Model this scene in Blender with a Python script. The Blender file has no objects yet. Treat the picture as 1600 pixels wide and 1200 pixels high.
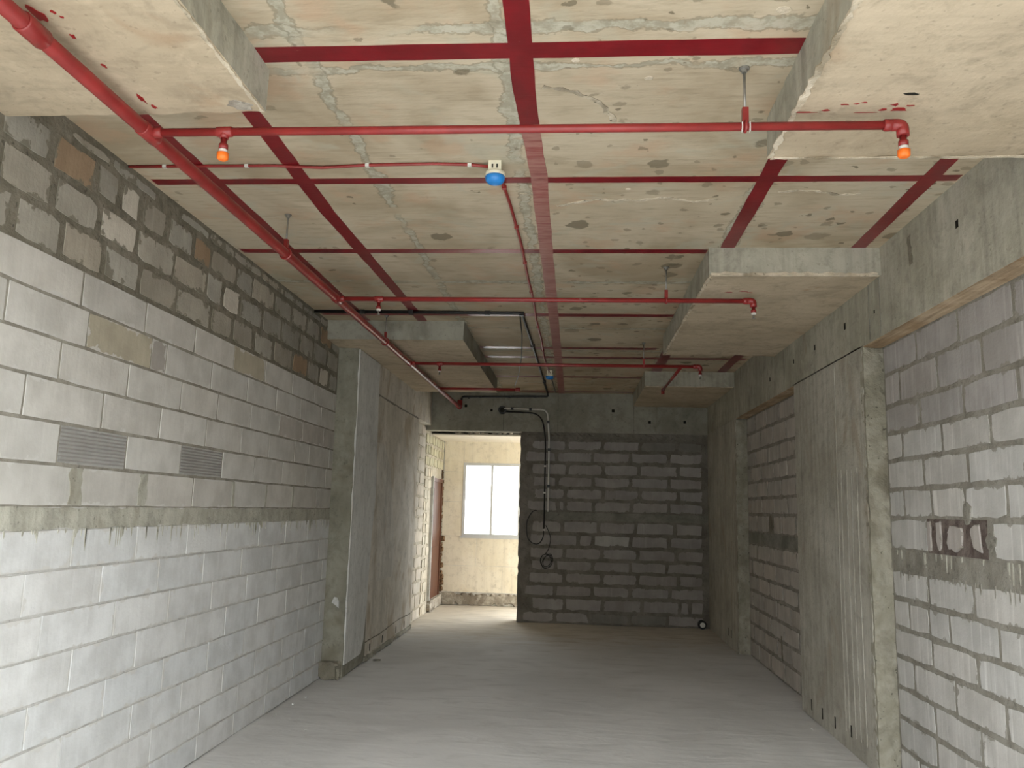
import bpy, bmesh, math, random
from mathutils import Vector, Matrix

random.seed(7)
scn = bpy.context.scene
COL = scn.collection

# ------------------------------------------------------------------ camera
YAW, PITCH, ROLL, F = 0.0773786, 0.1512615, 0.0254266, 1278.85
cy, sy, cp, sp = math.cos(YAW), math.sin(YAW), math.cos(PITCH), math.sin(PITCH)
fw = Vector((-sy * cp, cy * cp, sp)); rt = Vector((cy, sy, 0)); up = rt.cross(fw)
rt2 = math.cos(ROLL) * rt + math.sin(ROLL) * up
up2 = -math.sin(ROLL) * rt + math.cos(ROLL) * up
cd = bpy.data.cameras.new('camera'); cam = bpy.data.objects.new('camera', cd); COL.objects.link(cam)
cd.sensor_width = 36.0; cd.lens = F / 1600 * 36.0; cd.clip_start = 0.05; cd.clip_end = 300
m = Matrix((rt2, up2, -fw)).transposed().to_4x4(); m.translation = Vector((0, 0, 1.65))
cam.matrix_world = m
scn.camera = cam

# ------------------------------------------------------------------ sky, daylight portals, exposure
SKY = 4.0
w = bpy.data.worlds.new('overcast_sky'); scn.world = w; w.use_nodes = True
bg = w.node_tree.nodes['Background']
bg.inputs[0].default_value = (0.94, 0.975, 1.0, 1); bg.inputs[1].default_value = SKY

def portal(name, loc, rot, sx, sz):
    l = bpy.data.lights.new(name, 'AREA'); l.shape = 'RECTANGLE'; l.size = sx; l.size_y = sz
    l.cycles.is_portal = True
    o = bpy.data.objects.new(name, l); COL.objects.link(o); o.location = loc; o.rotation_euler = rot
Y0 = 0.8                                     # the open shop front: the photographer stands just outside it
portal('daylight_portal_front', (-0.2, Y0 - 0.05, 1.7), (math.pi / 2, 0, 0), 4.8, 3.5)
portal('daylight_portal_far_room', (2.45, 13.52, 1.4), (math.pi / 2, 0, math.pi / 2), 1.65, 2.8)
portal('daylight_portal_added_opening', (1.0, 14.62, 1.3), (-math.pi / 2, 0, 0), 2.5, 2.7)  # serves the added opening in the far wall
portal('daylight_portal_window', (-1.42, 14.5, 1.8), (-math.pi / 2, 0, 0), 1.0, 1.3)
scn.view_settings.view_transform = 'Standard'; scn.view_settings.look = 'None'
scn.view_settings.gamma = 1.0; scn.view_settings.use_curve_mapping = False
scn.view_settings.exposure = 1.5
scn.cycles.diffuse_bounces = 5; scn.cycles.glossy_bounces = 2; scn.cycles.max_bounces = 7
scn.cycles.caustics_reflective = False; scn.cycles.caustics_refractive = False

# ------------------------------------------------------------------ node helpers
class NT:
    def __init__(s, name):
        s.mat = bpy.data.materials.new(name); s.mat.use_nodes = True
        s.t = s.mat.node_tree; s.t.nodes.clear()
        s.out = s.t.nodes.new('ShaderNodeOutputMaterial')
    def put(s, sock, v):
        if v is None: return
        if isinstance(v, bpy.types.NodeSocket): s.t.links.new(v, sock)
        elif isinstance(v, (tuple, list)) and sock.type == 'RGBA' and len(v) == 3: sock.default_value = (*v, 1)
        else: sock.default_value = v
    def n(s, typ, ins=None, **props):
        nd = s.t.nodes.new('ShaderNode' + typ)
        for k, v in props.items(): setattr(nd, k, v)
        for k, v in (ins or {}).items(): s.put(nd.inputs[k], v)
        return nd
    def math(s, op, a, b=None, c=None, clamp=False):
        nd = s.n('Math', operation=op, use_clamp=clamp)
        s.put(nd.inputs[0], a); s.put(nd.inputs[1], b)
        if c is not None: s.put(nd.inputs[2], c)
        return nd.outputs[0]
    def mix(s, f, a, b, blend='MIX'):
        nd = s.n('Mix', data_type='RGBA', blend_type=blend, clamp_factor=True)
        s.put(nd.inputs[0], f); s.put(nd.inputs[6], a); s.put(nd.inputs[7], b)
        return nd.outputs[2]
    def ramp(s, f, lo, hi):
        nd = s.n('MapRange', {0: f, 1: lo, 2: hi, 3: 0.0, 4: 1.0}, interpolation_type='SMOOTHSTEP', clamp=True)
        return nd.outputs[0]
    def pos(s): return s.n('NewGeometry').outputs['Position']
    def map(s, v, sc, loc=(0, 0, 0)):
        return s.n('Mapping', {0: v, 1: loc, 3: sc}).outputs[0]
    def noise(s, v, scale, detail=4, rough=0.55, dist=0.0):
        return s.n('TexNoise', {'Vector': v, 'Scale': scale, 'Detail': detail, 'Roughness': rough, 'Distortion': dist}).outputs[0]
    def vor(s, v, scale, feat='F1'):
        return s.n('TexVoronoi', {'Vector': v, 'Scale': scale}, feature=feat).outputs[0]
    def bump(s, h, strength, dist=0.01):
        return s.n('Bump', {'Height': h, 'Strength': strength, 'Distance': dist}).outputs[0]
    def finish(s, col, rough=0.9, normal=None, metal=0.0, spec=0.3):
        b = s.n('BsdfPrincipled', {'Base Color': col, 'Roughness': rough, 'Metallic': metal, 'Specular IOR Level': spec})
        if normal is not None: s.put(b.inputs['Normal'], normal)
        s.t.links.new(b.outputs[0], s.out.inputs[0])
        return s.mat

def plain(name, col, rough=0.5, metal=0.0, spec=0.5, var=0.12, scale=25.0):
    t = NT(name); p = t.pos()
    n = t.noise(p, scale, 3)
    c = t.mix(t.ramp(n, 0.3, 0.75), tuple(x * (1 - var) for x in col), tuple(min(1, x * (1 + var)) for x in col))
    return t.finish(c, rough, None, metal, spec)

def concrete(name, c1, c2, stain=None, stain_lo=0.56, streak=0.25, streak_sc=(14, 14, 0.9), bump=0.35, speck=0.3, big=1.6, mott=0.5):
    t = NT(name); p = t.pos()
    mul = lambda c_, k: tuple(min(1, x * k) for x in c_)
    n1 = t.noise(p, big, 3, 0.6, 0.6); n2 = t.noise(p, 11, 4, 0.72)
    c = t.mix(t.ramp(n1, 0.34, 0.66), c1, c2)
    nm = t.noise(t.map(p, (1, 1, 1), (9, 4, 2)), 4.3, 4, 0.7, 0.8)
    c = t.mix(t.math('MULTIPLY', t.ramp(nm, 0.5, 0.68), mott * 0.8), c, mul(c1, 0.62))
    c = t.mix(t.math('MULTIPLY', t.ramp(nm, 0.46, 0.3), mott * 0.6), c, mul(c2, 1.22))
    c = t.mix(t.math('MULTIPLY', t.ramp(n2, 0.48, 0.75), 0.5), c, mul(c1, 0.66))
    st = t.noise(t.map(p, streak_sc), 1.0, 3, 0.65)
    c = t.mix(t.math('MULTIPLY', t.ramp(st, 0.46, 0.7), streak), c, mul(c1, 0.5))
    c = t.mix(t.math('MULTIPLY', t.ramp(st, 0.48, 0.28), streak * 0.7), c, mul(c2, 1.35))
    if stain:
        ns = t.noise(t.map(p, (1.2, 1.2, 0.7), (3, 7, 1)), 1.9, 3, 0.65, 0.6)
        c = t.mix(t.math('MULTIPLY', t.ramp(ns, stain_lo, stain_lo + 0.14), 0.7), c, stain)
    pit = t.ramp(t.noise(p, 34, 1, 0.5), 0.68, 0.74)
    c = t.mix(t.math('MULTIPLY', pit, speck), c, mul(c1, 0.3))
    h = t.math('ADD', t.math('MULTIPLY', n2, 0.8), t.math('MULTIPLY', st, 0.5 * streak + 0.1))
    return t.finish(c, 0.92, t.bump(h, bump, 0.02), spec=0.2)

def block_mat(name, mortar, smear=0.02, streak=0.3, bump=0.3, groove=0.0, lite=1.25):
    """Aerated block: its own tint from the object colour, saw streaks, cement smeared in from the joints."""
    t = NT(name); p = t.pos()
    oi = t.n('ObjectInfo'); tint = oi.outputs['Color']
    off = t.n('Combine' + 'XYZ', {0: t.math('MULTIPLY', oi.outputs['Random'], 37.0), 1: t.math('MULTIPLY', oi.outputs['Random'], 11.0), 2: 0.0}).outputs[0]
    pv = t.n('VectorMath', {0: p, 1: off}, operation='ADD').outputs[0]
    n1 = t.noise(pv, 4.0, 3, 0.6); n2 = t.noise(pv, 60, 2, 0.6)
    st = t.noise(t.map(pv, (26, 26, 1.1)), 1.0, 3, 0.6)
    drk = t.mix(1.0, tint, (0.8, 0.795, 0.785), 'MULTIPLY')
    lt = t.mix(1.0, tint, (lite, lite, lite), 'MULTIPLY')
    c = t.mix(t.ramp(n1, 0.3, 0.7), drk, tint)
    c = t.mix(t.math('MULTIPLY', t.ramp(st, 0.5, 0.74), streak), c, drk)
    c = t.mix(t.math('MULTIPLY', t.ramp(st, 0.46, 0.25), streak), c, lt)
    uv = t.n('UVMap', uv_map='UVMap').outputs[0]; us = t.n('UVMap', uv_map='UVSize').outputs[0]
    a = t.n('SeparateXYZ', {0: t.n('VectorMath', {0: uv}, operation='ABSOLUTE').outputs[0]}); b = t.n('SeparateXYZ', {0: us})
    d = t.math('MINIMUM', t.math('SUBTRACT', b.outputs[0], a.outputs[0]), t.math('SUBTRACT', b.outputs[1], a.outputs[1]))
    ne = t.ramp(t.noise(pv, 9.0, 4, 0.65), 0.42, 0.85)
    k = t.math('SUBTRACT', d, t.math('MULTIPLY', ne, smear * 4))
    mask = t.ramp(k, 0.005, -0.004)
    c = t.mix(t.math('MULTIPLY', mask, 0.85), c, mortar)
    h = t.math('ADD', t.math('MULTIPLY', n2, 0.35), t.math('MULTIPLY', st, 0.6))
    if groove:
        wv = t.n('TexWave', {'Vector': p, 'Scale': 17.0, 'Distortion': 0.6, 'Detail': 1.0}, wave_type='BANDS', bands_direction='Z').outputs[1]
        c = t.mix(t.math('MULTIPLY', wv, 0.35), c, drk)
        h = t.math('ADD', h, t.math('MULTIPLY', wv, groove))
    return t.finish(c, 0.95, t.bump(h, bump, 0.012), spec=0.15)

def ceiling_mat():
    t = NT('slab_soffit_concrete'); p = t.pos()
    s = t.n('SeparateXYZ', {0: p}); X, Yc = s.outputs[0], s.outputs[1]
    n1 = t.noise(p, 1.3, 3, 0.62, 0.6); n2 = t.noise(t.map(p, (5, 20, 5)), 1.0, 4, 0.68)
    gr = t.noise(t.map(p, (1.6, 75, 2)), 1.0, 3, 0.6)
    c = t.mix(t.ramp(n1, 0.34, 0.66), (0.385, 0.31, 0.21), (0.535, 0.455, 0.335))
    c = t.mix(t.math('MULTIPLY', t.ramp(gr, 0.5, 0.75), 0.3), c, (0.30, 0.235, 0.15))
    c = t.mix(t.math('MULTIPLY', t.ramp(n2, 0.48, 0.72), 0.45), c, (0.29, 0.235, 0.155))
    c = t.mix(t.math('MULTIPLY', t.ramp(t.noise(t.map(p, (3, 3, 3), (5, 2, 0)), 1.0, 3, 0.6), 0.53, 0.68), 0.45), c, (0.49, 0.32, 0.205))
    c = t.mix(t.math('MULTIPLY', t.ramp(t.noise(t.map(p, (2.2, 2.6, 2), (1, 9, 0)), 1.0, 3, 0.65, 0.7), 0.55, 0.68), 0.5), c, (0.44, 0.425, 0.335))
    # grey cement bleed along the shuttering joints, darker at its ragged rim
    warp = t.math('MULTIPLY', t.math('SUBTRACT', t.noise(p, 6, 4, 0.72), 0.5), 0.15)
    brk = t.ramp(t.noise(p, 2.3, 3, 0.6), 0.34, 0.5)
    fl = t.math('MULTIPLY', t.math('SUBTRACT', t.noise(p, 2.0, 2), 0.5), 0.06)
    mk = rim = None
    for co, v, wd in ((X, -1.09, 0.026), (X, -0.30, 0.03), (X, 1.0, 0.05), (X, -2.05, 0.016), (Yc, 2.80, 0.034), (Yc, 3.075, 0.024), (Yc, 6.25, 0.03), (Yc, 7.9, 0.03), (Yc, 9.05, 0.03)):
        d = t.math('ADD', t.math('ABSOLUTE', t.math('ADD', t.math('SUBTRACT', co, v), warp)), fl)
        l = t.math('MULTIPLY', t.ramp(d, wd, wd * 0.75), brk)
        r_ = t.math('MULTIPLY', t.ramp(t.math('ABSOLUTE', t.math('SUBTRACT', d, wd)), 0.008, 0.002), brk)
        mk = l if mk is None else t.math('MAXIMUM', mk, l); rim = r_ if rim is None else t.math('MAXIMUM', rim, r_)
    cem = t.mix(t.ramp(t.noise(p, 16, 3, 0.7), 0.38, 0.62), (0.27, 0.265, 0.205), (0.47, 0.465, 0.385))
    c = t.mix(t.math('MULTIPLY', mk, 0.65), c, cem)
    c = t.mix(t.math('MULTIPLY', rim, 0.55), c, (0.2, 0.18, 0.125))
    # damp blots, thicker to the right of the centre line
    side = t.ramp(X, -0.45, 0.1)
    pd = t.n('VectorMath', {0: p, 1: t.n('VectorMath', {0: t.n('TexNoise', {'Vector': p, 'Scale': 14.0, 'Detail': 4.0}).outputs[1], 1: (0.09, 0.09, 0.09)}, operation='MULTIPLY').outputs[0]}, operation='ADD').outputs[0]
    for sc, th, rr, amt in ((4.6, 0.42, 0.32, 0.8), (11.0, 0.4, 0.32, 0.8)):
        vn = t.n('TexVoronoi', {'Vector': pd, 'Scale': sc}); ds, cl = vn.outputs[0], t.n('SeparateColor', {0: vn.outputs[1]})
        pick = t.math('LESS_THAN', cl.outputs[0], t.math('MULTIPLY_ADD', side, th, 0.1))
        rad = t.math('MULTIPLY_ADD', cl.outputs[1], rr, 0.06)
        k = t.math('SUBTRACT', rad, ds)
        bm = t.math('MULTIPLY', t.math('MULTIPLY', t.ramp(k, 0.0, 0.05), pick), t.math('MULTIPLY_ADD', cl.outputs[2], 0.5 * amt, 0.5 * amt))
        c = t.mix(bm, c, (0.15, 0.125, 0.08))
    return t.finish(c, 0.8, t.bump(n2, 0.25, 0.015), spec=0.3)

def floor_mat():
    t = NT('floor_screed'); p = t.pos()
    n1 = t.noise(p, 0.7, 3, 0.6, 0.8); n2 = t.noise(t.map(p, (2.2, 7, 1)), 1.0, 4, 0.65, 0.7)
    c = t.mix(t.ramp(n1, 0.3, 0.7), (0.53, 0.525, 0.505), (0.64, 0.635, 0.615))
    c = t.mix(t.math('MULTIPLY', t.ramp(n2, 0.5, 0.75), 0.4), c, (0.365, 0.355, 0.335))
    c = t.mix(t.math('MULTIPLY', t.ramp(n2, 0.45, 0.25), 0.45), c, (0.66, 0.655, 0.64))
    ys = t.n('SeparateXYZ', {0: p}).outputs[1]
    warm_spill = t.math('MULTIPLY', t.ramp(t.math('ADD', ys, t.math('MULTIPLY', n2, 3.0)), 11.6, 13.4), 0.75)   # warm far-room light, painted into the floor as a sandy tone
    c = t.mix(warm_spill, c, t.mix(t.ramp(n2, 0.4, 0.65), (0.64, 0.57, 0.46), (0.5, 0.44, 0.35)))
    fl = t.ramp(t.vor(p, 7.0), 0.035, 0.02)
    c = t.mix(t.math('MULTIPLY', fl, t.ramp(n1, 0.45, 0.6)), c, (0.7, 0.69, 0.66))
    return t.finish(c, 0.8, t.bump(n2, 0.35, 0.02), spec=0.3)

def paint_mat(name, col, fade=None, fade_amt=0.0, rough=0.3):
    t = NT(name); p = t.pos()
    n = t.noise(p, 6, 4, 0.6); br = t.noise(t.map(p, (6, 45, 6)), 1.0, 4, 0.6)
    c = t.mix(t.ramp(n, 0.35, 0.7), tuple(x * 0.85 for x in col), tuple(min(1, x * 1.15) for x in col))
    if fade:
        c = t.mix(t.math('MULTIPLY', t.ramp(br, 0.3, 0.62), fade_amt), c, fade)
    sc = t.ramp(t.noise(t.map(p, (9, 22, 9)), 1.0, 5, 0.7), 0.69, 0.74)
    c = t.mix(t.math('MULTIPLY', sc, 0.6), c, (0.5, 0.36, 0.28))
    return t.finish(c, rough, t.bump(t.math('ADD', n, t.math('MULTIPLY', br, 0.5)), 0.15, 0.01), spec=0.5)

M = {}
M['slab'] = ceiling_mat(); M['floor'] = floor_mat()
M['panel'] = concrete('drop_panel_concrete', (0.46, 0.375, 0.265), (0.57, 0.475, 0.35), (0.40, 0.28, 0.18), 0.6, 0.15, (2, 16, 2), 0.25, 0.25, 0.9)
M['conc'] = concrete('grey_green_concrete', (0.34, 0.325, 0.26), (0.46, 0.44, 0.365), (0.28, 0.235, 0.17), 0.6, 0.3)
M['column'] = concrete('board_marked_concrete', (0.37, 0.35, 0.295), (0.47, 0.45, 0.39), (0.33, 0.285, 0.22), 0.56, 0.32, (17, 17, 0.5), 0.5)
M['colfront'] = concrete('dark_column_mortar', (0.25, 0.24, 0.19), (0.34, 0.33, 0.27), (0.19, 0.17, 0.12), 0.56, 0.2, (6, 6, 1), 0.6)
M['shear'] = concrete('stained_wall_concrete', (0.575, 0.535, 0.455), (0.69, 0.65, 0.58), (0.40, 0.325, 0.225), 0.53, 0.25, (4, 4, 0.4), 0.35)
M['beam'] = concrete('dark_beam_concrete', (0.27, 0.26, 0.21), (0.36, 0.35, 0.295), (0.2, 0.185, 0.14), 0.6, 0.25, (3, 3, 1.5), 0.3)
M['soffitwood'] = concrete('beam_soffit_board_stain', (0.36, 0.25, 0.15), (0.50, 0.39, 0.27), (0.25, 0.16, 0.09), 0.52, 0.5, (30, 2.0, 2), 0.5)
M['plaster'] = concrete('pale_plaster_skim', (0.64, 0.645, 0.62), (0.73, 0.735, 0.715), None, 0.6, 0.2, (20, 20, 0.8), 0.2)
M['patch'] = concrete('rough_mortar', (0.28, 0.265, 0.205), (0.38, 0.36, 0.295), (0.17, 0.15, 0.11), 0.58, 0.2, (5, 5, 3), 0.9, 0.8, 6)
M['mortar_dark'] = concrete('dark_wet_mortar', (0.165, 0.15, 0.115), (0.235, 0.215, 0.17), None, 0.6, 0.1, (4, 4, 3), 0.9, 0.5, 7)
M['mortar_lite'] = concrete('light_mortar', (0.50, 0.49, 0.46), (0.60, 0.595, 0.57), None, 0.6, 0.2, (6, 6, 2), 0.6, 0.3, 5)
M['mortar_joint'] = concrete('dark_thin_joint_mortar', (0.26, 0.24, 0.2), (0.36, 0.34, 0.29), None, 0.6, 0.1, (6, 6, 2), 0.6, 0.3, 5)  # darker mortar behind the upper left courses
M['mortar_grey'] = concrete('grey_mortar', (0.23, 0.215, 0.18), (0.31, 0.295, 0.255), None, 0.6, 0.2, (6, 6, 2), 0.8, 0.4, 5)
M['pocket'] = concrete('maroon_stained_mortar', (0.11, 0.085, 0.075), (0.2, 0.165, 0.145), (0.07, 0.05, 0.045), 0.5, 0.3, (9, 9, 2), 1.0, 0.6, 8)
M['plaster2'] = concrete('streaky_plaster_wash', (0.57, 0.54, 0.48), (0.69, 0.66, 0.6), (0.46, 0.385, 0.3), 0.55, 0.3, (5, 5, 0.4), 0.25)
M['mortar_side'] = concrete('sandy_mortar', (0.42, 0.37, 0.28), (0.54, 0.49, 0.4), None, 0.6, 0.2, (6, 6, 2), 0.8, 0.4, 5)
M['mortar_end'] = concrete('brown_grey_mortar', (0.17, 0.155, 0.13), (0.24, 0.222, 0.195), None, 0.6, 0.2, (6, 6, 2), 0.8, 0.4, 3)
M['band'] = concrete('tie_beam_concrete', (0.37, 0.36, 0.30), (0.48, 0.47, 0.40), (0.30, 0.28, 0.22), 0.58, 0.3, (10, 10, 1.5), 0.6, 0.5, 3)
M['bandend'] = concrete('dark_tie_beam_concrete', (0.2, 0.195, 0.165), (0.27, 0.265, 0.23), None, 0.6, 0.2, (3, 3, 2), 0.5, 0.5, 3)
M['blk'] = block_mat('aerated_block', (0.58, 0.57, 0.54), 0.012, 0.25, 0.25, lite=1.12)
M['blk_groove'] = block_mat('combed_block', (0.44, 0.43, 0.40), 0.012, 0.15, 0.6, 1.6)
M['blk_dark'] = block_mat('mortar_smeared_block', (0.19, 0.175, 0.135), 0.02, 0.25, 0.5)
M['blk_right'] = block_mat('streaked_block', (0.26, 0.245, 0.21), 0.012, 0.75, 0.35, lite=1.3)
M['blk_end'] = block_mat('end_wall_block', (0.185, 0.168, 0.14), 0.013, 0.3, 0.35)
M['blk_side'] = block_mat('rough_side_block', (0.48, 0.43, 0.34), 0.018, 0.3, 0.5)
M['stripe'] = paint_mat('red_gloss_paint', (0.18, 0.006, 0.011), None, 0, 0.3)
M['stripe_faded'] = paint_mat('faded_red_paint', (0.25, 0.045, 0.042), (0.40, 0.2, 0.165), 0.85, 0.38)
M['pipe'] = paint_mat('red_pipe_enamel', (0.265, 0.027, 0.025), None, 0, 0.28)
M['pipe_dark'] = paint_mat('dark_red_conduit', (0.27, 0.02, 0.018), None, 0, 0.35)
M['splash'] = plain('red_paint_splash', (0.30, 0.015, 0.015), 0.45)
M['steel'] = plain('galvanised_steel', (0.35, 0.34, 0.31), 0.45, 0.7)
M['black'] = plain('black_plastic', (0.012, 0.012, 0.012), 0.4)
M['white'] = plain('white_plastic', (0.72, 0.71, 0.67), 0.4, var=0.05)
M['cream'] = plain('cream_plastic', (0.78, 0.73, 0.58), 0.4, var=0.05)
M['conduit_white'] = plain('grey_white_conduit', (0.62, 0.61, 0.57), 0.4, var=0.06)
M['orange'] = plain('orange_cap_plastic', (0.95, 0.19, 0.02), 0.4, var=0.08)
M['blue'] = plain('blue_cover_plastic', (0.02, 0.22, 0.62), 0.3, var=0.08)
M['hole'] = plain('near_black_matte', (0.03, 0.027, 0.022), 0.95, spec=0.1)  # near-black tone for hole insides, slots and small marks
M['crack'] = concrete('pale_chipped_concrete', (0.55, 0.47, 0.35), (0.68, 0.60, 0.48), (0.2, 0.16, 0.1), 0.5, 0.1, (9, 9, 9), 1.0, 0.8, 12)
M['spall'] = concrete('chipped_crack_concrete', (0.5, 0.43, 0.32), (0.66, 0.58, 0.46), (0.12, 0.095, 0.06), 0.52, 0.1, (9, 9, 9), 1.0, 0.9, 30, 0.9)
M['farwall'] = concrete('cream_wall_board', (0.78, 0.71, 0.57), (0.84, 0.78, 0.66), (0.70, 0.60, 0.45), 0.62, 0.15, (12, 12, 0.7), 0.15, 0.1, 1.2, 0.12)
M['farceil'] = plain('cream_ceiling_tile', (0.82, 0.76, 0.65), 0.8, var=0.04, scale=3)
M['frame'] = plain('white_window_aluminium', (0.56, 0.57, 0.575), 0.35, var=0.03)
M['rubble'] = concrete('rubble_plaster', (0.31, 0.275, 0.225), (0.48, 0.44, 0.375), (0.19, 0.16, 0.125), 0.5, 0.1, (6, 6, 6), 1.0, 0.6, 9)
M['ground'] = concrete('street_paving', (0.31, 0.305, 0.29), (0.37, 0.365, 0.35), None, 0.6, 0.05, (1, 1, 1), 0.1)
M['blocker_facade'] = concrete('blocker_facade_render', (0.27, 0.265, 0.255), (0.33, 0.325, 0.31), None, 0.6, 0.1, (1, 1, .3), 0.1)
M['foam'] = concrete('brown_foam', (0.09, 0.055, 0.03), (0.16, 0.095, 0.05), None, 0.6, 0.1, (5, 5, 5), 0.8)
def wood_mat():
    t = NT('reddish_door_wood'); p = t.pos()
    n = t.noise(t.map(p, (30, 30, 1.5)), 1.0, 5, 0.6)
    c = t.mix(t.ramp(n, 0.35, 0.7), (0.085, 0.034, 0.02), (0.15, 0.062, 0.034))
    return t.finish(c, 0.5, t.bump(n, 0.2, 0.005))
M['wood'] = wood_mat()
def glass_mat():
    t = NT('window_glass')
    fr = t.n('Fresnel', {'IOR': 1.45}).outputs[0]
    tr = t.n('BsdfTransparent', {'Color': (0.96, 0.98, 0.98, 1)}); gl = t.n('BsdfGlossy', {'Roughness': 0.02})
    mx = t.n('MixShader', {0: fr, 1: tr.outputs[0], 2: gl.outputs[0]})
    t.t.links.new(mx.outputs[0], t.out.inputs[0]); return t.mat
M['glass'] = glass_mat()

# ------------------------------------------------------------------ mesh helpers
class MB:
    def __init__(s): s.v = []; s.f = []
    def add(s, vs, fs):
        o = len(s.v); s.v += [tuple(x) for x in vs]; s.f += [tuple(i + o for i in f) for f in fs]; return s
    def box(s, x0, x1, y0, y1, z0, z1):
        vs = [(x, y, z) for z in (z0, z1) for y in (y0, y1) for x in (x0, x1)]
        return s.add(vs, [(0, 2, 3, 1), (4, 5, 7, 6), (0, 1, 5, 4), (2, 6, 7, 3), (0, 4, 6, 2), (1, 3, 7, 5)])
    def tube(s, pts, r, seg=10, caps=True):
        pts = [Vector(p) for p in pts]; n = len(pts)
        t0 = (pts[1] - pts[0]).normalized()
        a = Vector((0, 0, 1)) if abs(t0.z) < 0.9 else Vector((1, 0, 0))
        u = t0.cross(a).normalized(); vs = []; prev = t0
        for i, p in enumerate(pts):
            t = (pts[min(i + 1, n - 1)] - pts[max(i - 1, 0)]).normalized()
            u = (prev.rotation_difference(t)) @ u; u = (u - t * u.dot(t)).normalized(); prev = t
            b = t.cross(u); rr = r[i] if isinstance(r, (list, tuple)) else r
            vs += [p + rr * (math.cos(2 * math.pi * k / seg) * u + math.sin(2 * math.pi * k / seg) * b) for k in range(seg)]
        fs = [(i * seg + k, i * seg + (k + 1) % seg, (i + 1) * seg + (k + 1) % seg, (i + 1) * seg + k) for i in range(n - 1) for k in range(seg)]
        if caps: fs += [tuple(range(seg))[::-1], tuple((n - 1) * seg + k for k in range(seg))]
        return s.add(vs, fs)
    def lathe(s, prof, c, seg=20):
        """prof: (radius, z) from top to bottom about the vertical through c"""
        vs = [(c[0] + r * math.cos(2 * math.pi * k / seg), c[1] + r * math.sin(2 * math.pi * k / seg), c[2] + z) for r, z in prof for k in range(seg)]
        fs = [(i * seg + k, (i + 1) * seg + k, (i + 1) * seg + (k + 1) % seg, i * seg + (k + 1) % seg) for i in range(len(prof) - 1) for k in range(seg)]
        fs += [tuple(range(seg)), tuple((len(prof) - 1) * seg + k for k in range(seg))[::-1]]
        return s.add(vs, fs)
    def build(s, name, mat, parent=None, smooth=False, origin=None):
        me = bpy.data.meshes.new(name)
        o0 = Vector(origin) if origin is not None else None
        vs = [tuple(Vector(v) - o0) for v in s.v] if o0 is not None else s.v
        me.from_pydata(vs, [], s.f); me.validate(); me.update()
        me.materials.append(mat)
        if smooth:
            for p in me.polygons: p.use_smooth = len(p.vertices) <= 4
        o = bpy.data.objects.new(name, me); COL.objects.link(o)
        if o0 is not None: o.location = o0
        if parent is not None: par(o, parent)
        return o

WORLD = {}
def par(o, p):
    """Parent without moving: every root here is an unrotated Empty or an unrotated mesh."""
    base = WORLD.get(p.name, Vector(p.location)); w0 = Vector(o.location)
    o.parent = p; o.location = w0 - base; WORLD[o.name] = w0

def fillet(pts, r, k=5):
    out = [Vector(pts[0])]
    for a, b, c in zip(pts, pts[1:], pts[2:]):
        a, b, c = Vector(a), Vector(b), Vector(c)
        d1 = (a - b).normalized(); d2 = (c - b).normalized(); rr = min(r, (a - b).length / 2, (c - b).length / 2)
        p, q = b + d1 * rr, b + d2 * rr
        for i in range(k + 1):
            t = i / k; out.append((1 - t) ** 2 * p + 2 * t * (1 - t) * b + t * t * q)
    out.append(Vector(pts[-1])); return out

def tag(o, label=None, cat=None, group=None, kind=None):
    for k, v in (('label', label), ('category', cat), ('group', group), ('kind', kind)):
        if v: o[k] = v
    return o
def thing(name, loc, label, cat, group=None):
    o = bpy.data.objects.new(name, None); COL.objects.link(o); o.location = loc; o.empty_display_size = 0.1
    return tag(o, label, cat, group)

def rough_box(name, b, mat, parent=None, step=0.12, jit=0.004, axes=(0, 1, 2), side=None, jax=(0, 1, 2)):
    """Box whose arrises are broken up; holes: list of (axis-face, rect) cut as real pockets."""
    bm = bmesh.new()
    x0, x1, y0, y1, z0, z1 = b
    bmesh.ops.create_cube(bm, size=1.0)
    for v in bm.verts:
        v.co = Vector(((x0 + x1) / 2 + v.co.x * (x1 - x0), (y0 + y1) / 2 + v.co.y * (y1 - y0), (z0 + z1) / 2 + v.co.z * (z1 - z0)))
    lim = ((x0, x1), (y0, y1), (z0, z1))
    for ax in axes:
        a, c = lim[ax]; n = int((c - a) / step)
        for i in range(1, n):
            co = [0, 0, 0]; co[ax] = a + (c - a) * i / n; no = [0, 0, 0]; no[ax] = 1
            bmesh.ops.bisect_plane(bm, geom=bm.verts[:] + bm.edges[:] + bm.faces[:], plane_co=co, plane_no=no)
    rnd = random.Random(hash(name) % 1000 + int(abs(x0 * 100) + abs(y0 * 37)))
    mid = [sum(l) / 2 for l in lim]
    for v in bm.verts:
        on = [ax for ax in range(3) if min(abs(v.co[ax] - lim[ax][0]), abs(v.co[ax] - lim[ax][1])) < 1e-5]
        if len(on) >= 2:
            q = rnd.random() ** 2.2 * jit * 2
            for ax in on:
                if ax in jax: v.co[ax] += q * (1 if v.co[ax] < mid[ax] else -1)
    me = bpy.data.meshes.new(name); bm.to_mesh(me); bm.free(); me.materials.append(mat)
    if side:
        me.materials.append(side)
        for p in me.polygons:
            if abs(p.normal.z) < 0.5: p.material_index = 1
    o = bpy.data.objects.new(name, me); COL.objects.link(o)
    if parent is not None: par(o, parent)
    return o

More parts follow.
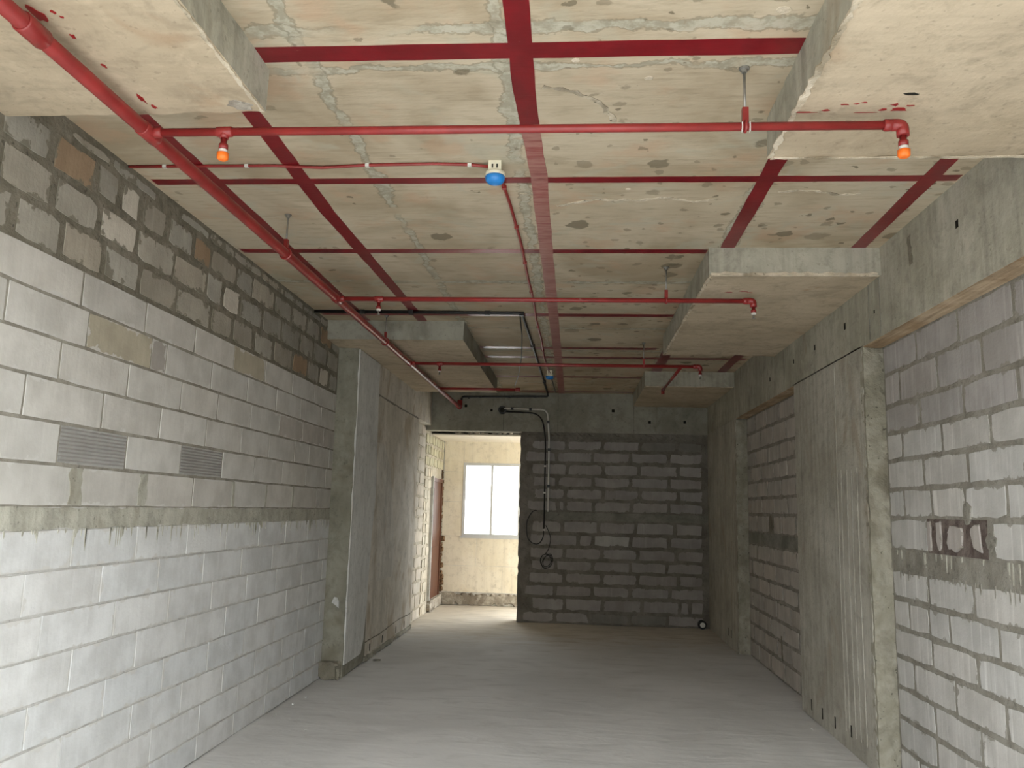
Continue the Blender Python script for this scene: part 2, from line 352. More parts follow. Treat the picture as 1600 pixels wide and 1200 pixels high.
def slab_with_pockets(name, O, U, V, Nn, w, h, thick, pockets, mat, holemat, parent, depth=0.06):
    """A slab facing Nn with real rectangular pockets (u0,u1,v0,v1) sunk into its face."""
    us = sorted({0, w, *[q for p in pockets for q in p[:2]]}); vs = sorted({0, h, *[q for p in pockets for q in p[2:4]]})
    O, U, V, Nn = map(Vector, (O, U, V, Nn)); mb = MB(); hb = MB()
    P = lambda a, b, d: O + U * a + V * b + Nn * d
    def quad(m_, a): m_.add(a, [(0, 1, 2, 3)])
    for u0, u1 in zip(us, us[1:]):
        for v0, v1 in zip(vs, vs[1:]):
            if any(p[0] <= u0 + 1e-6 and p[1] >= u1 - 1e-6 and p[2] <= v0 + 1e-6 and p[3] >= v1 - 1e-6 for p in pockets): continue
            quad(mb, [P(u0, v0, 0), P(u1, v0, 0), P(u1, v1, 0), P(u0, v1, 0)])
    for p in pockets:
        u0, u1, v0, v1 = p
        c = [(u0, v0), (u1, v0), (u1, v1), (u0, v1)]
        for a, b in zip(c, c[1:] + c[:1]): quad(hb, [P(*a, 0), P(*b, 0), P(*b, -depth), P(*a, -depth)])
        quad(hb, [P(*q, -depth) for q in c])
    c = [(0, 0), (w, 0), (w, h), (0, h)]
    for a, b in zip(c, c[1:] + c[:1]): quad(mb, [P(*a, 0), P(*b, 0), P(*b, -thick), P(*a, -thick)])
    quad(mb, [P(*q, -thick) for q in c])
    o = mb.build(name, mat, parent)
    if pockets: par(hb.build('hole', holemat), o)
    return o

def blob(name, c, U, V, Nn, rx, ry, th, mat, parent, n=11, rough=0.45, seed=0):
    """small irregular flake lying on a surface"""
    rnd = random.Random(seed); c, U, V, Nn = map(Vector, (c, U, V, Nn)); vs = []
    rad = [1 - rough * rnd.random() for _ in range(n)]
    for d, k in ((-0.001, 1.0), (th, 0.9)):
        vs += [c + U * rx * rad[i] * k * math.cos(2 * math.pi * i / n) + V * ry * rad[i] * k * math.sin(2 * math.pi * i / n) + Nn * d for i in range(n)]
    fs = [tuple(range(n))[::-1], tuple(range(n, 2 * n))] + [(i, (i + 1) % n, n + (i + 1) % n, n + i) for i in range(n)]
    return MB().add(vs, fs).build(name, mat, parent)

def strip(name, pts, w0, th, Nn, mat, parent, step=0.12, jit=0.003, seed=1):
    """ragged-edged flat strip along a polyline on a surface"""
    rnd = random.Random(seed); Nn = Vector(Nn); P = [Vector(p) for p in pts]; dense = [P[0]]
    for a, b in zip(P, P[1:]):
        k = max(1, int((b - a).length / step)); dense += [a.lerp(b, i / k) for i in range(1, k + 1)]
    vs = []; fs = []; n = len(dense)
    for i, p in enumerate(dense):
        t = (dense[min(i + 1, n - 1)] - dense[max(i - 1, 0)]).normalized(); s = Nn.cross(t).normalized()
        wa = w0 / 2 + rnd.uniform(-jit, jit); wb = w0 / 2 + rnd.uniform(-jit, jit)
        vs += [p + s * wa - Nn * 0.001, p - s * wb - Nn * 0.001, p - s * wb + Nn * th, p + s * wa + Nn * th]
    for i in range(n - 1):
        a, b = 4 * i, 4 * i + 4
        fs += [(a + j, a + (j + 1) % 4, b + (j + 1) % 4, b + j) for j in range(4)]
    fs += [(3, 2, 1, 0), tuple(4 * (n - 1) + j for j in range(4))]
    return MB().add(vs, fs).build(name, mat, parent)

NB = [0]
def block(parent, O, U, V, Nn, u0, u1, v0, v1, mat, col, gap=0.006, jit=0.0015, proud=0.005, sp=0.13, back=0.012):
    """one block: O + u*U + v*V is the mortar face; its outline is slightly uneven and its arrises are broken"""
    NB[0] += 1; rnd = random.Random(NB[0])
    u0 += gap / 2; u1 -= gap / 2; v0 += gap / 2; v1 -= gap / 2
    if u1 - u0 < 0.02 or v1 - v0 < 0.02: return None
    cu, cv, hw, hh = (u0 + u1) / 2, (v0 + v1) / 2, (u1 - u0) / 2, (v1 - v0) / 2
    nu = max(2, int(2 * hw / sp)); nv = max(2, int(2 * hh / sp)); ring = []
    for i in range(nu): ring.append((-hw + 2 * hw * i / nu, -hh, 0, 1))
    for i in range(nv): ring.append((hw, -hh + 2 * hh * i / nv, -1, 0))
    for i in range(nu): ring.append((hw - 2 * hw * i / nu, hh, 0, -1))
    for i in range(nv): ring.append((-hw, hh - 2 * hh * i / nv, 1, 0))
    r2 = []
    for (a, b, da, db) in ring:
        q = rnd.random() * jit * 2; e = rnd.uniform(-jit, jit) * 0.6
        if abs(abs(a) - hw) < 1e-6 and abs(abs(b) - hh) < 1e-6:
            q2 = rnd.random() * jit * 2.2; a -= math.copysign(q2, a); b -= math.copysign(q2, b)
        r2.append((a + da * q + db * e, b + db * q + da * e))
    U, V, Nn = Vector(U), Vector(V), Vector(Nn); d = proud + rnd.uniform(-0.25, 0.25) * proud
    ins = 0.003; n = len(r2); loc = []; uvs = []
    tl = rnd.uniform(-0.004, 0.004); tv = rnd.uniform(-0.006, 0.006)
    for a, b in r2:
        ka, kb = a * (1 - ins / hw), b * (1 - ins / hh)
        loc.append(U * ka + V * kb + Nn * (d + tl * a + tv * b)); uvs.append((ka, kb))
    for a, b in r2: loc.append(U * a + V * b + Nn * (-back)); uvs.append((a, b))
    flip = U.cross(V).dot(Nn) < 0
    fs = [tuple(range(n))] + [(i, n + i, n + (i + 1) % n, (i + 1) % n) for i in range(n)]
    if flip: fs = [f[::-1] for f in fs]
    me = bpy.data.meshes.new('block'); me.from_pydata([tuple(x) for x in loc], [], fs); me.materials.append(mat)
    l1 = me.uv_layers.new(name='UVMap'); l2 = me.uv_layers.new(name='UVSize')
    for lp in me.loops:
        l1.data[lp.index].uv = uvs[lp.vertex_index]; l2.data[lp.index].uv = (hw, hh)
    o = bpy.data.objects.new('block', me); COL.objects.link(o); o.color = (*col, 1)
    o.location = Vector(O) + U * cu + V * cv; par(o, parent)
    return o

def vary(c, k=0.06, warm=0.02, r=random):
    s = 1 + r.uniform(-k, k); t = r.uniform(-warm, warm)
    return (c[0] * s * (1 + t), c[1] * s, c[2] * s * (1 - t))

def root_mesh(name, mb, mat): return tag(mb.build(name, mat), kind='structure')

# ------------------------------------------------------------------ setting: floor, slab, walls
ZC, ZB = 3.42, 2.83
g = MB().box(-40, 40, -40, 50, -0.5, -0.22).build('ground_outside', M['ground']); tag(g, kind='structure')

ob = MB().box(-30, 30, -19, -14, -0.22, 6.4).box(-30, 30, -19.1, -13.8, 6.4, 6.7)  # unseen block added behind the camera to keep low sky off the end wall
for i in range(12): ob.box(-28 + i * 5, -26.4 + i * 5, -14.0, -13.85, -0.22, 6.4)
root_mesh('sky_blocker_building', ob, M['blocker_facade'])

def floor_mesh():
    mb = MB(); nx, ny = 36, 120; x0, x1, y0, y1 = -2.7, 2.4, Y0, 14.6; rnd = random.Random(3)
    ph = [(rnd.uniform(0, 6), rnd.uniform(1.2, 4), rnd.uniform(1.5, 6)) for _ in range(7)]
    hgt = lambda x, y: sum(math.sin(a + kx * x + ky * y) for a, kx, ky in ph) * 0.0012 - 0.004
    vs = [(x0 + (x1 - x0) * i / nx, y0 + (y1 - y0) * j / ny, hgt(x0 + (x1 - x0) * i / nx, y0 + (y1 - y0) * j / ny)) for j in range(ny + 1) for i in range(nx + 1)]
    fs = [(j * (nx + 1) + i, j * (nx + 1) + i + 1, (j + 1) * (nx + 1) + i + 1, (j + 1) * (nx + 1) + i) for j in range(ny) for i in range(nx)]
    mb.add(vs, fs); mb.box(x0, x1, y0, y1, -0.2, -0.03)
    return mb
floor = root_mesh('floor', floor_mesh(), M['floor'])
for p in floor.data.polygons: p.use_smooth = len(p.vertices) == 4 and p.index < 36 * 120

ceiling = root_mesh('ceiling', MB().box(-2.7, 2.4, Y0, 12.7, ZC, ZC + 0.2), M['slab'])
PANELS = {'L1': (-2.42, -1.275, Y0, 3.07), 'L2': (-2.42, -1.065, 7.62, 11.15), 'R1': (0.845, 2.02, Y0, 3.55),
          'R2': (0.885, 2.02, 5.38, 8.26), 'R3': (0.885, 2.02, 10.35, 12.46)}
ZS = 3.23; dp = {}
for k, (a, b, c, d) in PANELS.items():
    dp[k] = rough_box('drop_panel', (a, b, c, d, ZS, ZC + 0.02), M['panel'], ceiling, 0.07, 0.004, (0, 1), side=M['conc'] if k != 'L2' else M['beam'])

# red painted lines on the slab
def xline(y0, y1, x0, x1, faded=False, s=0):
    strip('painted_line', [((x0), (y0 + y1) / 2, ZC), (x1, (y0 + y1) / 2 + s, ZC)], y1 - y0, 0.0015, (0, 0, -1), M['stripe'], ceiling, 0.15, 0.0025, int(y0 * 100))
xline(2.90, 3.01, -1.275, 0.845)
xline(4.19, 4.265, -2.38, 1.99)
xline(5.425, 5.51, -2.38, 0.885)
xline(7.29, 7.40, -2.38, 0.885)
xline(8.84, 8.95, -1.06, 0.885)
xline(9.40, 9.51, -1.06, 1.96)
xline(10.83, 10.93, -1.06, 0.885)
xline(12.2, 12.3, -2.15, 0.885)
def yline(pts, w_, mat, sd): strip('painted_line', [(x, y, ZC) for x, y in pts], w_, 0.0022, (0, 0, -1), mat, ceiling, 0.12, 0.003, sd)
yline([(-0.222, Y0), (-0.225, 2.7), (-0.233, 3.25), (-0.224, 3.66)], 0.093, M['stripe'], 11)
yline([(-0.224, 3.655), (-0.206, 4.15), (-0.208, 5.45), (-0.2, 8.8), (-0.197, 12.45)], 0.09, M['stripe_faded'], 12)
yline([(-1.49, 3.05), (-1.525, 4.7), (-1.47, 7.63)], 0.09, M['stripe'], 13)
yline([(-2.045, 3.05), (-2.03, 4.4), (-2.03, 7.63)], 0.095, M['stripe'], 14)
yline([(1.0, 3.5), (1.01, 5.4)], 0.092, M['stripe'], 15)
yline([(1.83, 3.5), (1.863, 5.4)], 0.092, M['stripe'], 16)
yline([(1.02, 8.2), (1.03, 10.4)], 0.12, M['stripe'], 17)
yline([(1.84, 8.2), (1.84, 10.4)], 0.11, M['stripe'], 18)

# cracks and chips in the slab
for i, pts in enumerate(([(-0.15, 3.23), (-0.04, 3.27), (0.04, 3.32), (0.10, 3.40), (0.17, 3.56)],
                         [(-0.12, 4.61), (0.1, 4.515), (0.36, 4.52), (0.5, 4.48), (0.67, 4.55), (0.79, 4.51)],
                         [(1.105, 4.41), (1.29, 4.386), (1.45, 4.46), (1.56, 4.445)])):
    strip('crack', [(x, y, ZC) for x, y in pts], 0.022, 0.003, (0, 0, -1), M['spall'], ceiling, 0.03, 0.0105, 40 + i)
for i, (x, y, a, b) in enumerate(((0.72, 2.724, .035, .03), (-0.013, 3.032, .02, .02), (0.288, 3.177, .025, .02), (-0.29, 3.72, .03, .012), (-0.3, 4.42, .03, .014), (0.28, 4.36, .02, .016))):
    blob('chip', (x, y, ZC), (1, 0, 0), (0, 1, 0), (0, 0, -1), a, b, 0.002, M['crack'], ceiling, 8, 0.3, 60 + i)
# red splashes around the pipes, on the drop panels
for i, (x, y, a, b) in enumerate(((-1.79, 2.37, .03, .09), (-1.73, 2.36, .012, .02), (-1.72, 2.39, .01, .012), (-1.75, 2.5, .012, .02), (-1.75, 2.69, .012, .02), (-1.74, 2.93, .014, .06), (-1.72, 3.0, .012, .03))):
    blob('paint_splash', (x, y, ZS), (1, 0, 0), (0, 1, 0), (0, 0, -1), a, b, 0.0012, M['splash'], dp['L1'], 10, 0.6, 80 + i)
for i, (x, y, a, b) in enumerate(((0.968, 3.1, .022, .012), (1.028, 3.055, .025, .008), (1.07, 3.05, .016, .007), (1.1, 3.04, .018, .007), (1.19, 3.1, .03, .012), (1.25, 3.1, .05, .022), (1.22, 3.06, .022, .018), (1.28, 3.07, .02, .01), (0.9, 3.115, .05, .005), (1.12, 3.12, .07, .004))):
    blob('paint_splash', (x, y, ZS), (1, 0, 0), (0, 1, 0), (0, 0, -1), a, b, 0.0012, M['splash'], dp['R1'], 10, 0.6, 100 + i)
blob('stain', (1.25, 2.98, ZS), (1, 0, 0), (0, 1, 0), (0, 0, -1), .04, .016, 0.001, M['hole'], dp['R1'], 9, .5, 130)
blob('stain', (-1.36, 3.0, ZS), (1, 0, 0), (0, 1, 0), (0, 0, -1), .07, .05, 0.002, M['rubble'], dp['L1'], 12, .5, 131)
for i, (x, y) in enumerate(((1.1, 5.82), (1.2, 5.8), (1.24, 5.83))):
    blob('paint_splash', (x, y, ZS), (1, 0, 0), (0, 1, 0), (0, 0, -1), .04, .012, 0.001, M['splash'], dp['R2'], 9, .6, 140 + i)
for i, dx in enumerate((-0.05, 0.0, 0.025)):
    blob('paint_splash', (1.86 + dx, 5.383, ZC - 0.035), (1, 0, 0), (0, 0, 1), (0, -1, 0), .007, (.03, .05, .035)[i], 0.0015, M['splash'], dp['R2'], 8, .5, 150 + i)

def crust(k, pts, w_=0.016, sd=0): strip('edge_crust', pts, w_, 0.005, (0, 0, -1), M['crack'], dp[k], 0.03, w_ * 0.42, sd)
crust('R1', [(0.856, 1.6, ZS), (0.854, 3.53, ZS)], 0.02, 1); crust('R1', [(0.86, 3.54, ZS), (1.99, 3.54, ZS)], 0.012, 2)
crust('R2', [(0.9, 5.39, ZS), (1.99, 5.39, ZS)], 0.02, 3); crust('R2', [(0.897, 5.4, ZS), (0.897, 8.2, ZS)], 0.016, 4)
crust('L1', [(-1.285, 1.6, ZS), (-1.285, 3.05, ZS)], 0.014, 5); crust('R3', [(0.9, 10.36, ZS), (1.99, 10.36, ZS)], 0.02, 6)
for k, z_ in (('R2', 5.38),):
    strip('edge_crust', [(0.9, z_, ZS + .008), (1.98, z_, ZS + .008)], 0.018, 0.004, (0, -1, 0), M['crack'], dp[k], 0.03, 0.007, 8)

# ---- left wall: block masonry, tie beam, concrete column, shear wall, beam
XL = -2.405
wl = root_mesh('wall_left', MB().box(-2.7, XL, Y0, 8.05, 0, 2.75), M['mortar_lite'])
MB().box(-2.7, XL + 0.001, 0.9, 8.05, 1.604, 2.748).build('mortar_bed', M['mortar_joint'], wl)
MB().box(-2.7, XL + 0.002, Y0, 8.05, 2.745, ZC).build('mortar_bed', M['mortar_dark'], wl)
rough_box('tie_beam', (-2.7, XL + 0.003, 0.9, 8.05, 1.498, 1.606), M['band'], wl, 0.06, 0.006, (1,), jax=(2,))
def drips(parent, x, sgn, ya, yb, ztop, n, mat, sd, lo=.02, hi=.11):
    rd = random.Random(sd); mb = MB()
    for _ in range(n):
        y = rd.uniform(ya, yb); L = lo + (hi - lo) * rd.random() ** 2; w_ = rd.uniform(.003, .008); sl = rd.uniform(-.004, .004)
        P = [(y - w_, ztop), (y + w_, ztop), (y + w_ * .8 + sl, ztop - L * .7), (y + sl, ztop - L), (y - w_ * .8 + sl, ztop - L * .7)]
        vs = [(x + sgn * d, a, b) for d in (-.003, .0015) for a, b in P]; k = 5
        mb.add(vs, [tuple(range(k)), tuple(range(k, 2 * k))] + [(i, (i + 1) % k, k + (i + 1) % k, k + i) for i in range(k)])
    tag(mb.build('cement_drips', mat, parent), kind='stuff')
drips(wl, XL + .0065, 1, 2.6, 8.0, 1.502, 110, M['band'], 4)
UL, VL, NL = (0, 1, 0), (0, 0, 1), (1, 0, 0); OL = (XL, 0, 0)
def course(parent, O, U, V, Nn, z0, z1, joints, mat, colf, **kw):
    for a, b in zip(joints, joints[1:]):
        kk = dict(kw); m_ = mat
        c = colf((a + b) / 2, (z0 + z1) / 2)
        if len(c) == 4: m_ = c[3]; c = c[:3]
        block(parent, O, U, V, Nn, a, b, z0, z1, m_, c, **kk)
def fill(joints, y0, y1, pitch):
    j = list(joints)
    while j[0] - pitch > y0: j.insert(0, j[0] - pitch * random.uniform(0.96, 1.04))
    if j[0] - y0 > 0.06: j.insert(0, y0)
    while y1 - j[-1] > pitch * 1.05: j.append(j[-1] + pitch * random.uniform(0.96, 1.04))
    if y1 - j[-1] > 0.05: j.append(y1)
    else: j[-1] = y1
    return j
LOW = (0.69, 0.70, 0.695)
zl = [0, 0.155, 0.345, 0.535, 0.728, 0.93, 1.12, 1.315, 1.503]
jl = [[4.2, 4.8], [4.79], [4.548], [3.637, 4.25], [3.93, 4.528], [3.668, 4.28], [3.52, 4.12], [3.84, 4.43]]
for i in range(8):
    course(wl, OL, UL, VL, NL, zl[i], zl[i + 1], fill(jl[i], 1.0, 8.05, 0.605), M['blk'], lambda u, z: vary(LOW, 0.035, 0.012), gap=0.004, jit=0.0012, proud=0.0055)
zu = [1.605, 1.80, 1.994, 2.187, 2.376, 2.566, 2.75]
ju = [[3.815, 4.443, 5.059, 5.681, 6.306, 6.929, 7.586], [3.656, 4.242, 4.861, 5.463, 6.035], [3.377, 3.985, 4.575, 5.18, 5.75, 6.302, 6.9, 7.3],
      [3.599, 4.193, 4.799, 5.323, 5.9, 6.495], [3.2, 3.787, 4.409, 4.581, 5.195, 5.8], [3.715, 4.314, 4.921, 5.526, 6.122]]
def upper_col(u, z):
    c = vary((0.585, 0.57, 0.53), 0.04, 0.01)
    if 1.8 < z < 1.99 and (3.66 < u < 4.24 or 4.87 < u < 5.46): return (0.43, 0.425, 0.40, M['blk_groove'])
    if 2.38 < z < 2.56 and 3.79 < u < 4.4: return (0.47, 0.43, 0.335)
    if 2.38 < z < 2.56 and 4.41 < u < 4.58: return (0.40, 0.375, 0.345)
    if 2.57 < z < 2.74 and 5.53 < u < 6.12: return (0.46, 0.42, 0.33)
    if 2.19 < z < 2.37 and u > 6.5: return (0.5, 0.47, 0.43)
    return c
for i in range(6):
    kw = dict(gap=0.007, jit=0.002, proud=0.005)
    if i == 0:
        for yj, wj in ((3.815, 0.05), (4.443, 0.045), (5.681, 0.02), (6.306, 0.014), (6.93, 0.018)):
            strip('mortar_patch', [(XL + 0.002, yj, 1.615), (XL + 0.002, yj + 0.005, 1.70), (XL + 0.002, yj, 1.79)], wj * 2, 0.006, (1, 0, 0), M['band'], wl, 0.03, wj * 0.3, int(yj * 100))
    course(wl, OL, UL, VL, NL, zu[i], zu[i + 1], fill(ju[i], 1.0, 8.05, 0.605), M['blk'], upper_col, **kw)
# the infill courses below the slab: broken blocks in thick dark mortar
jd = [[3.18, 3.52, 3.842, 4.218, 4.625, 5.111, 5.442, 5.85, 6.25, 6.7, 7.1, 7.45, 7.75], [3.05, 3.424, 3.784, 4.155, 4.568, 5.008, 5.25, 5.556, 5.98, 6.4, 6.85, 7.25, 7.65],
      [3.03, 3.392, 3.72, 3.95, 4.155, 4.456, 4.805, 5.042, 5.46, 5.757, 6.2, 6.62, 7.0, 7.4, 7.8], [3.1, 3.5, 3.85, 4.3, 4.6, 5.0, 5.4, 5.9, 6.4, 6.9, 7.4]]
zd = [2.755, 2.95, 3.145, 3.33, 3.415]
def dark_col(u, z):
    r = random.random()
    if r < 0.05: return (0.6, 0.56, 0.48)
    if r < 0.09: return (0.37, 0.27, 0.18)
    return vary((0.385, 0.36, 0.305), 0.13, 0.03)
for i in range(4):
    js = fill(jd[i], 1.0, 8.05, 0.38)
    for a, b in zip(js, js[1:]):
        g1 = random.choice((0.0, 0.012, 0.03, 0.045)); dz = random.uniform(-0.012, 0.006)
        if i == 3 and random.random() < 0.35: continue
        block(wl, OL, UL, VL, NL, a + g1 / 2, b - g1 / 2, zd[i] + max(0, dz), zd[i + 1] - random.uniform(0.004, 0.022), M['blk_dark'], dark_col(a, zd[i]), gap=0.008, jit=0.007, proud=0.006, sp=0.07)
# column and shear wall beyond the masonry
XS = -2.19
rough_box('column', (-2.7, XS, 8.05, 8.9, 0, ZC - 0.15), M['colfront'], wl, 0.1, 0.006, (2,))
blob('cement_splash', (-2.3, 8.05, 0.72), (1, 0, 0), (0, 0, 1), (0, -1, 0), .07, .09, 0.004, M['plaster'], wl, 7, .7, 5)
pk = [(y - 8.9, y - 8.9 + 0.035, 0.07, 0.15) for y in (9.15, 9.75, 10.5, 11.0)]
slab_with_pockets('concrete_wall', (XS - 0.012, 8.9, 0), (0, 1, 0), (0, 0, 1), (1, 0, 0), 2.55, 2.9, 0.4, pk, M['shear'], M['hole'], wl)
rough_box('kicker', (-2.6, XS + 0.012, 8.88, 11.42, 0, 0.055), M['conc'], wl, 0.06, 0.008, (1,))
strip('mortar_seam', [(XS - 0.012, 8.9, 0.2), (XS - 0.012, 9.6, 0.19), (XS - 0.012, 10.6, 0.22), (XS - 0.012, 11.4, 0.2)], 0.012, 0.003, (1, 0, 0), M['mortar_dark'], wl, 0.06, 0.005, 9)
def skim():
    edge = [(8.95, 3.22), (8.94, 2.9), (8.99, 2.3), (9.03, 1.75), (8.93, 1.3), (8.9, 1.0), (8.86, 0.55), (8.8, 0.25), (8.7, 0.12)]
    vs = []; n = len(edge)
    for y, z in edge: vs += [(XS + 0.008, 8.07, z), (XS + 0.006, y, z), (XS - 0.02, y, z), (XS - 0.02, 8.07, z)]
    fs = []
    for i in range(n - 1):
        a, b = 4 * i, 4 * i + 4
        fs += [(a + j, a + (j + 1) % 4, b + (j + 1) % 4, b + j) for j in range(4)]
    fs += [(3, 2, 1, 0), tuple(4 * (n - 1) + j for j in range(4))]
    return MB().add(vs, fs)
skim().build('plaster_skim', M['plaster'], wl)
strip('pour_joint', [(XS - 0.012, 8.95, 2.885), (XS - 0.012, 10.2, 2.875), (XS - 0.012, 11.4, 2.885)], 0.02, 0.004, (1, 0, 0), M['mortar_grey'], wl, 0.05, 0.007, 19)
def wash():
    L = [(9.02, 2.35), (9.1, 2.1), (9.17, 1.75), (9.25, 1.35), (9.3, 1.0), (9.35, 0.8)]; Rr = [9.4, 9.75, 9.95, 10.1, 10.2, 10.15]
    vs = []; n = len(L)
    for (y, z), y2 in zip(L, Rr): vs += [(XS - .014, y, z), (XS - .008, y + .02, z), (XS - .008, y2, z), (XS - .014, y2 + .03, z)]
    fs = [(4 * i + j, 4 * i + j + 1, 4 * i + j + 5, 4 * i + j + 4) for i in range(n - 1) for j in range(3)]
    return MB().add(vs, fs)
wash().build('plaster_skim', M['plaster2'], wl)
rough_box('mortar_lump', (-2.4, -2.2, 7.95, 8.1, 0, 0.16), M['patch'], wl, 0.03, 0.02, (0, 1, 2))
rough_box('beam', (-2.7, XS - .004, 8.6, 12.45, 2.89, ZC), M['shear'], wl, 0.1, 0.005, (1,))
# block return past the shear wall and the side of the far room
XR = -2.29
MB().box(-2.7, XR, 11.4, 14.5, 0, 2.89).build('mortar_bed', M['mortar_side'], wl)
zz = [0, .175, .377, .561, .746, .922, 1.109, 1.303, 1.501, 1.62, 1.801, 1.982, 2.161, 2.353, 2.537, 2.708, 2.88]
for i, (a, b) in enumerate(zip(zz, zz[1:])):
    j = [11.42, 11.75, 12.12, 12.5] if i % 2 else [11.42, 11.95, 12.5]
    course(wl, (XR, 0, 0), UL, VL, NL, a, b, j, M['blk_side'], lambda u, z: vary((0.64, 0.585, 0.50), 0.08, 0.02), gap=0.012, jit=0.007, proud=0.009, sp=0.09)
rnd = random.Random(21)
for i in range(16):                       # rough squared stones around the door
    z0 = i * 0.175
    y = 12.54
    while y < 14.3:
        y2 = min(14.32, y + rnd.uniform(0.14, 0.32))
        if z0 > 2.12 or y2 < 13.18:
            block(wl, (XR, 0, 0), UL, VL, NL, y, y2, z0, z0 + 0.172, M['blk_side'], vary((0.60, 0.545, 0.44) if z0 < 2.1 else (0.56, 0.52, 0.37), 0.1, 0.03), gap=0.018, jit=0.01, proud=0.012, sp=0.08)
        y = y2

# ---- right wall
XW = 2.135
wr = root_mesh('wall_right', MB().box(XW, 2.42, Y0, 12.45, 0, ZB), M['mortar_grey'])
UR, NR = (0, 1, 0), (-1, 0, 0); OR = (XW, 0, 0)
bh = [(4.304, 3.195, .021), (6.127, 3.055, .025), (6.897, 3.049, .022), (7.563, 3.05, .02), (8.481, 3.03, .02), (5.528, 3.02, .012)]
slab_with_pockets('beam', (2.0, Y0, ZB), (0, 1, 0), (0, 0, 1), (-1, 0, 0), 12.45 - Y0, ZC - ZB, 0.42,
                  [(y - Y0 - r * .8, y - Y0 + r * .8, z - ZB - r, z - ZB + r) for y, z, r in bh], M['conc'], M['hole'], wr, 0.08)
for a, b in ((Y0, 5.79), (7.58, 10.3)):
    MB().box(2.003, XW, a, b, ZB - 0.006, ZB + 0.01).build('soffit_board', M['soffitwood'], wr)
strip('rust_streak', [(2.0, 4.92, 3.34), (2.0, 4.91, 3.25), (2.0, 4.89, 3.16)], 0.05, 0.001, (-1, 0, 0), M['mortar_dark'], wr, 0.03, 0.012, 77)
for y in (5.42, 5.62, 7.9):
    strip('form_seam', [(2.0, y, ZB + 0.02), (2.0, y, ZC - 0.2)], 0.008, 0.003, (-1, 0, 0), M['mortar_grey'], wr, 0.05, 0.003, int(y * 10))
pk = [(y - 5.78, y - 5.78 + 0.03, z, z + 0.085) for y, z in ((6.27, .1), (6.64, .07), (6.96, .06), (7.26, .06))]
slab_with_pockets('column', (2.0, 5.80, 0), (0, 1, 0), (0, 0, 1), (-1, 0, 0), 1.78, ZB + 0.01, 0.42, pk, M['column'], M['hole'], wr)
rough_box('column_edge_patch', (1.998, XW + 0.02, 5.765, 5.84, 0, ZB), M['patch'], wr, 0.045, 0.007, (0, 2))
for y in (6.41, 6.33, 6.2, 6.1, 5.98):
    strip('board_mark', [(2.0, y, 0.12), (2.0, y + .02, 1.2), (2.0, y, 2.0 if y != 6.41 else 2.82)], 0.007, 0.0035, (-1, 0, 0), M['column'], wr, 0.09, 0.003, int(y * 100))
pk = [(y - 10.3, y - 10.3 + 0.035, .12, .22) for y in (10.75, 10.95)]
slab_with_pockets('column', (2.0, 10.32, 0), (0, 1, 0), (0, 0, 1), (-1, 0, 0), 2.14, ZB + 0.01, 0.42, pk, M['column'], M['hole'], wr)
rough_box('column_edge_patch', (1.998, XW + 0.02, 10.29, 10.36, 0, ZB), M['patch'], wr, 0.06, 0.007, (0, 2))
zr = [0, 0.2, 0.39, 0.578, 0.772, 0.95, 1.135, 1.32, 1.45, 1.655, 1.84, 2.03, 2.214, 2.40, 2.62, 2.825]
jr = {0: [4.9, 5.46], 1: [4.65, 5.2], 2: [4.376, 4.919, 5.48], 3: [4.642, 5.198], 4: [4.392, 4.951, 5.217, 5.514], 5: [4.642, 5.209], 6: [4.4, 4.95, 5.5],
      8: [4.404, 4.96, 5.183], 9: [4.242, 4.679, 5.104, 5.514], 10: [4.04, 4.623, 5.197], 11: [4.361, 4.921, 5.505], 12: [4.07, 4.636, 5.2], 13: [4.4, 4.938], 14: [4.65, 5.216]}
jr[6] = [4.642, 5.209]; jr[5] = [4.392, 4.951, 5.514]; jr[4] = [4.642, 5.198]; jr[3] = [4.376, 4.93, 5.217, 5.5]
jr[5] = [4.40, 4.951, 5.217, 5.514]; jr[4] = [4.642, 5.198]; jr[3] = [4.376, 4.919, 5.48]; jr[2] = [4.65, 5.2]
rough_box('tie_beam', (XW - 0.003, 2.4, 0.9, 5.8, 1.318, 1.452), M['mortar_grey'], wr, 0.06, 0.006, (1,), jax=(2,))
drips(wr, XW - .004, -1, 3.4, 5.7, 1.45, 22, M['band'], 6, .03, .12)
drips(wr, XW - .004, -1, 3.4, 5.7, 1.325, 40, M['mortar_grey'], 8, .02, .1)
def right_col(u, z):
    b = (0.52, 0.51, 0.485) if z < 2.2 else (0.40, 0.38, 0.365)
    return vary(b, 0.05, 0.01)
for i in range(15):
    if i == 7: continue
    js = fill(jr[i], 1.2, 5.76, 0.565)
    if i == 8: js = [q for q in js]
    for a, b in zip(js, js[1:]):
        if i == 8 and 4.40 <= (a + b) / 2 <= 5.19: continue      # the broken-out opening
        block(wr, OR, UR, VL, NR, a, b, zr[i], zr[i + 1], M['blk_right'], right_col(a, zr[i]), gap=0.012, jit=0.006, proud=0.0025, sp=0.1)
